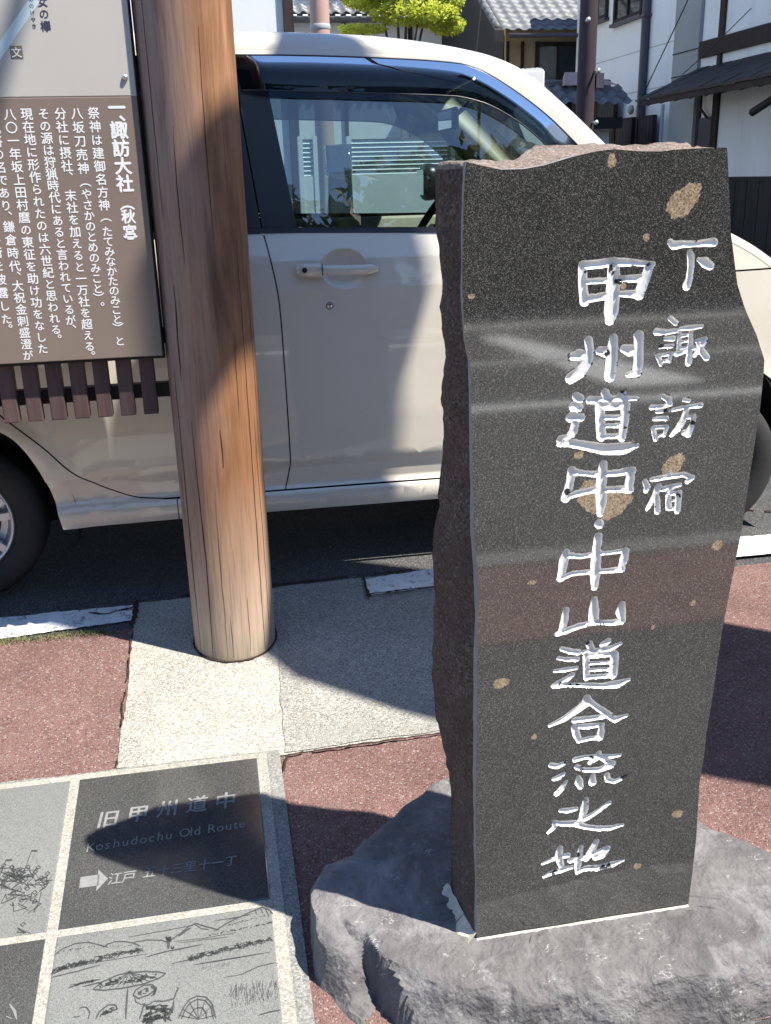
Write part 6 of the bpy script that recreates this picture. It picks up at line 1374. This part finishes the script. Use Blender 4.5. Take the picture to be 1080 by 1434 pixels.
# overhead wires of the lane
wv = MB(); wv.tube([(6.7, 14.9, 2.2), (6.6, 13.5, 3.2), (6.4, 11.5, 4.6), (6.0, 9.0, 6.6)], 0.008, 6)
tag(wv.build('overhead_wire', M['wire']), 'long thin dark wire slanting up across the grey pier', 'wire')
wv = MB(); wv.tube([(6.86, 13.9, 2.45), (6.8, 13.2, 2.62), (6.75, 12.0, 3.0)], 0.006, 6)
tag(wv.build('overhead_wire', M['wire']), 'short thin wire just under the dark beam of the timbered house', 'wire')
wv = MB(); wv.tube([(5.0, 18.2, 3.0), (5.18, 18.3, 4.4), (5.3, 18.4, 5.6)], 0.010, 6)
tag(wv.build('stay_wire', M['wire']), 'thin pale stay wire before the dark boarded gable', 'wire')

# ------------------------------------------------------------------ across the street, behind the viewer (seen in the reflections) and an added unseen shape that shades the car
SN = Vector((0.530, 0.848)); SS = Vector((0.848, -0.530))
tw = thing('shade_blocker', (2.35, 1.30, G(1.30)), 'unseen tall narrow dark tower with a peaked top to the right of the stone', 'blocker')  # added out of view; its outline is fitted to the shadows it casts
def cz(c, a, z): p = SS*a + SN*c; return (p.x, p.y, z)
A0 = 1.30  # tower centre
prof = [(2.02, G(1.0)-0.1), (2.01, 2.1), (1.955, 3.1), (1.99, 3.65), (2.11, 4.05), (2.135, 4.95), (2.206, 5.36), (2.262, 5.44), (2.325, 5.54), (2.56, 5.64), (2.70, 5.82), (2.735, 5.41), (2.72, 4.82), (2.668, 4.66), (2.666, 4.1), (2.685, 2.2), (2.685, G(1.4)-0.1)]
b = MB(); n = len(prof); vs = [cz(c, A0-0.14, z) for c, z in prof]+[cz(c, A0+0.14, z) for c, z in prof]
b.add(vs, [tuple(range(n)), tuple(range(2*n-1, n-1, -1))]+[(i, (i+1) % n, (i+1) % n+n, i+n) for i in range(n)]); b.build('shaft', M['black_wood'], tw)
b = MB(); p0, p1 = Vector(cz(1.96, A0, 5.20)), Vector(cz(2.17, A0, 5.21)); b.obox((p0+p1)/2, (p1-p0)/2, Vector((SS.x, SS.y, 0))*0.06, (0, 0, 0.20)); b.build('shade_board', M['black_wood'], tw)  # added board, sized to throw the dark band across the post
cb = MB()
pts = []
for k in range(31):
    t_ = k/30; y = -14+36*t_; pts.append((1.70-(y-1.04)*0.262, y, 5.49-0.25*math.sin(PI*t_)+0.25*0.96))
cb.tube(pts, 0.024, 8); tag(cb.build('power_cable', M['wire'], None, True), 'thick black overhead cable crossing above the notice board', 'cable')
hd_ = thing('hedge', (4, -10, 0), 'long dark evergreen hedge across the street', 'hedge')
rnd = random.Random(2)
cl = [(-24+i*1.1, -10.2+rnd.uniform(-.2, .2), G(-9)+1.6, 1.0, 0.8, 1.8+rnd.uniform(-.2, .4), 1) for i in range(52)]
leafy('foliage', cl, M['leaf_dark'], 800, 0.17, hd_, 4)
b = MB(); b.box(-25, 33, -10.4, -10.0, G(-9)-0.1, G(-9)+2.6); b.build('stems', M['bark'], hd_)
places = ('far left end', 'left of the concrete pole', 'just right of the concrete pole', 'left of the middle', 'middle', 'right of the middle', 'right hand third', 'second from the right end', 'far right end')
for k in range(9):
    x = -13+k*4.6+rnd.uniform(-.6, .6); y = -14.5+rnd.uniform(-.5, .5); h = 7.7+rnd.uniform(-.5, .5)
    t = thing('evergreen_tree', (x, y, G(-9)), 'tall evergreen behind the street hedge, '+places[k], 'tree', 'evergreen trees across the street')
    cl = [(x+rnd.uniform(-1.7, 1.7), y+rnd.uniform(-.8, .8), h*rnd.uniform(0.3, 0.84), 1.6, 1.1, 1.1, 1) for _ in range(14)]
    leafy('crown', cl, M['leaf_dark'], 460, 0.27, t, 20+k); limbs(t, (x, y, G(-9)), [(c[0], c[1], c[2]) for c in cl[:6]], 0.16)
t = thing('utility_pole', (-2.2, -9.2, G(-9)), 'concrete utility pole with crossarm across the street', 'pole')
b = MB(); b.tube([(-2.2, -9.2, G(-9)), (-2.2, -9.2, 9.5)], [0.17, 0.11], 20); b.build('shaft', M['grey_paint'], t, auto=50)
b = MB(); b.box(-3.1, -1.3, -9.26, -9.14, 8.6, 8.7); b.build('crossarm', M['metal_dark'], t)
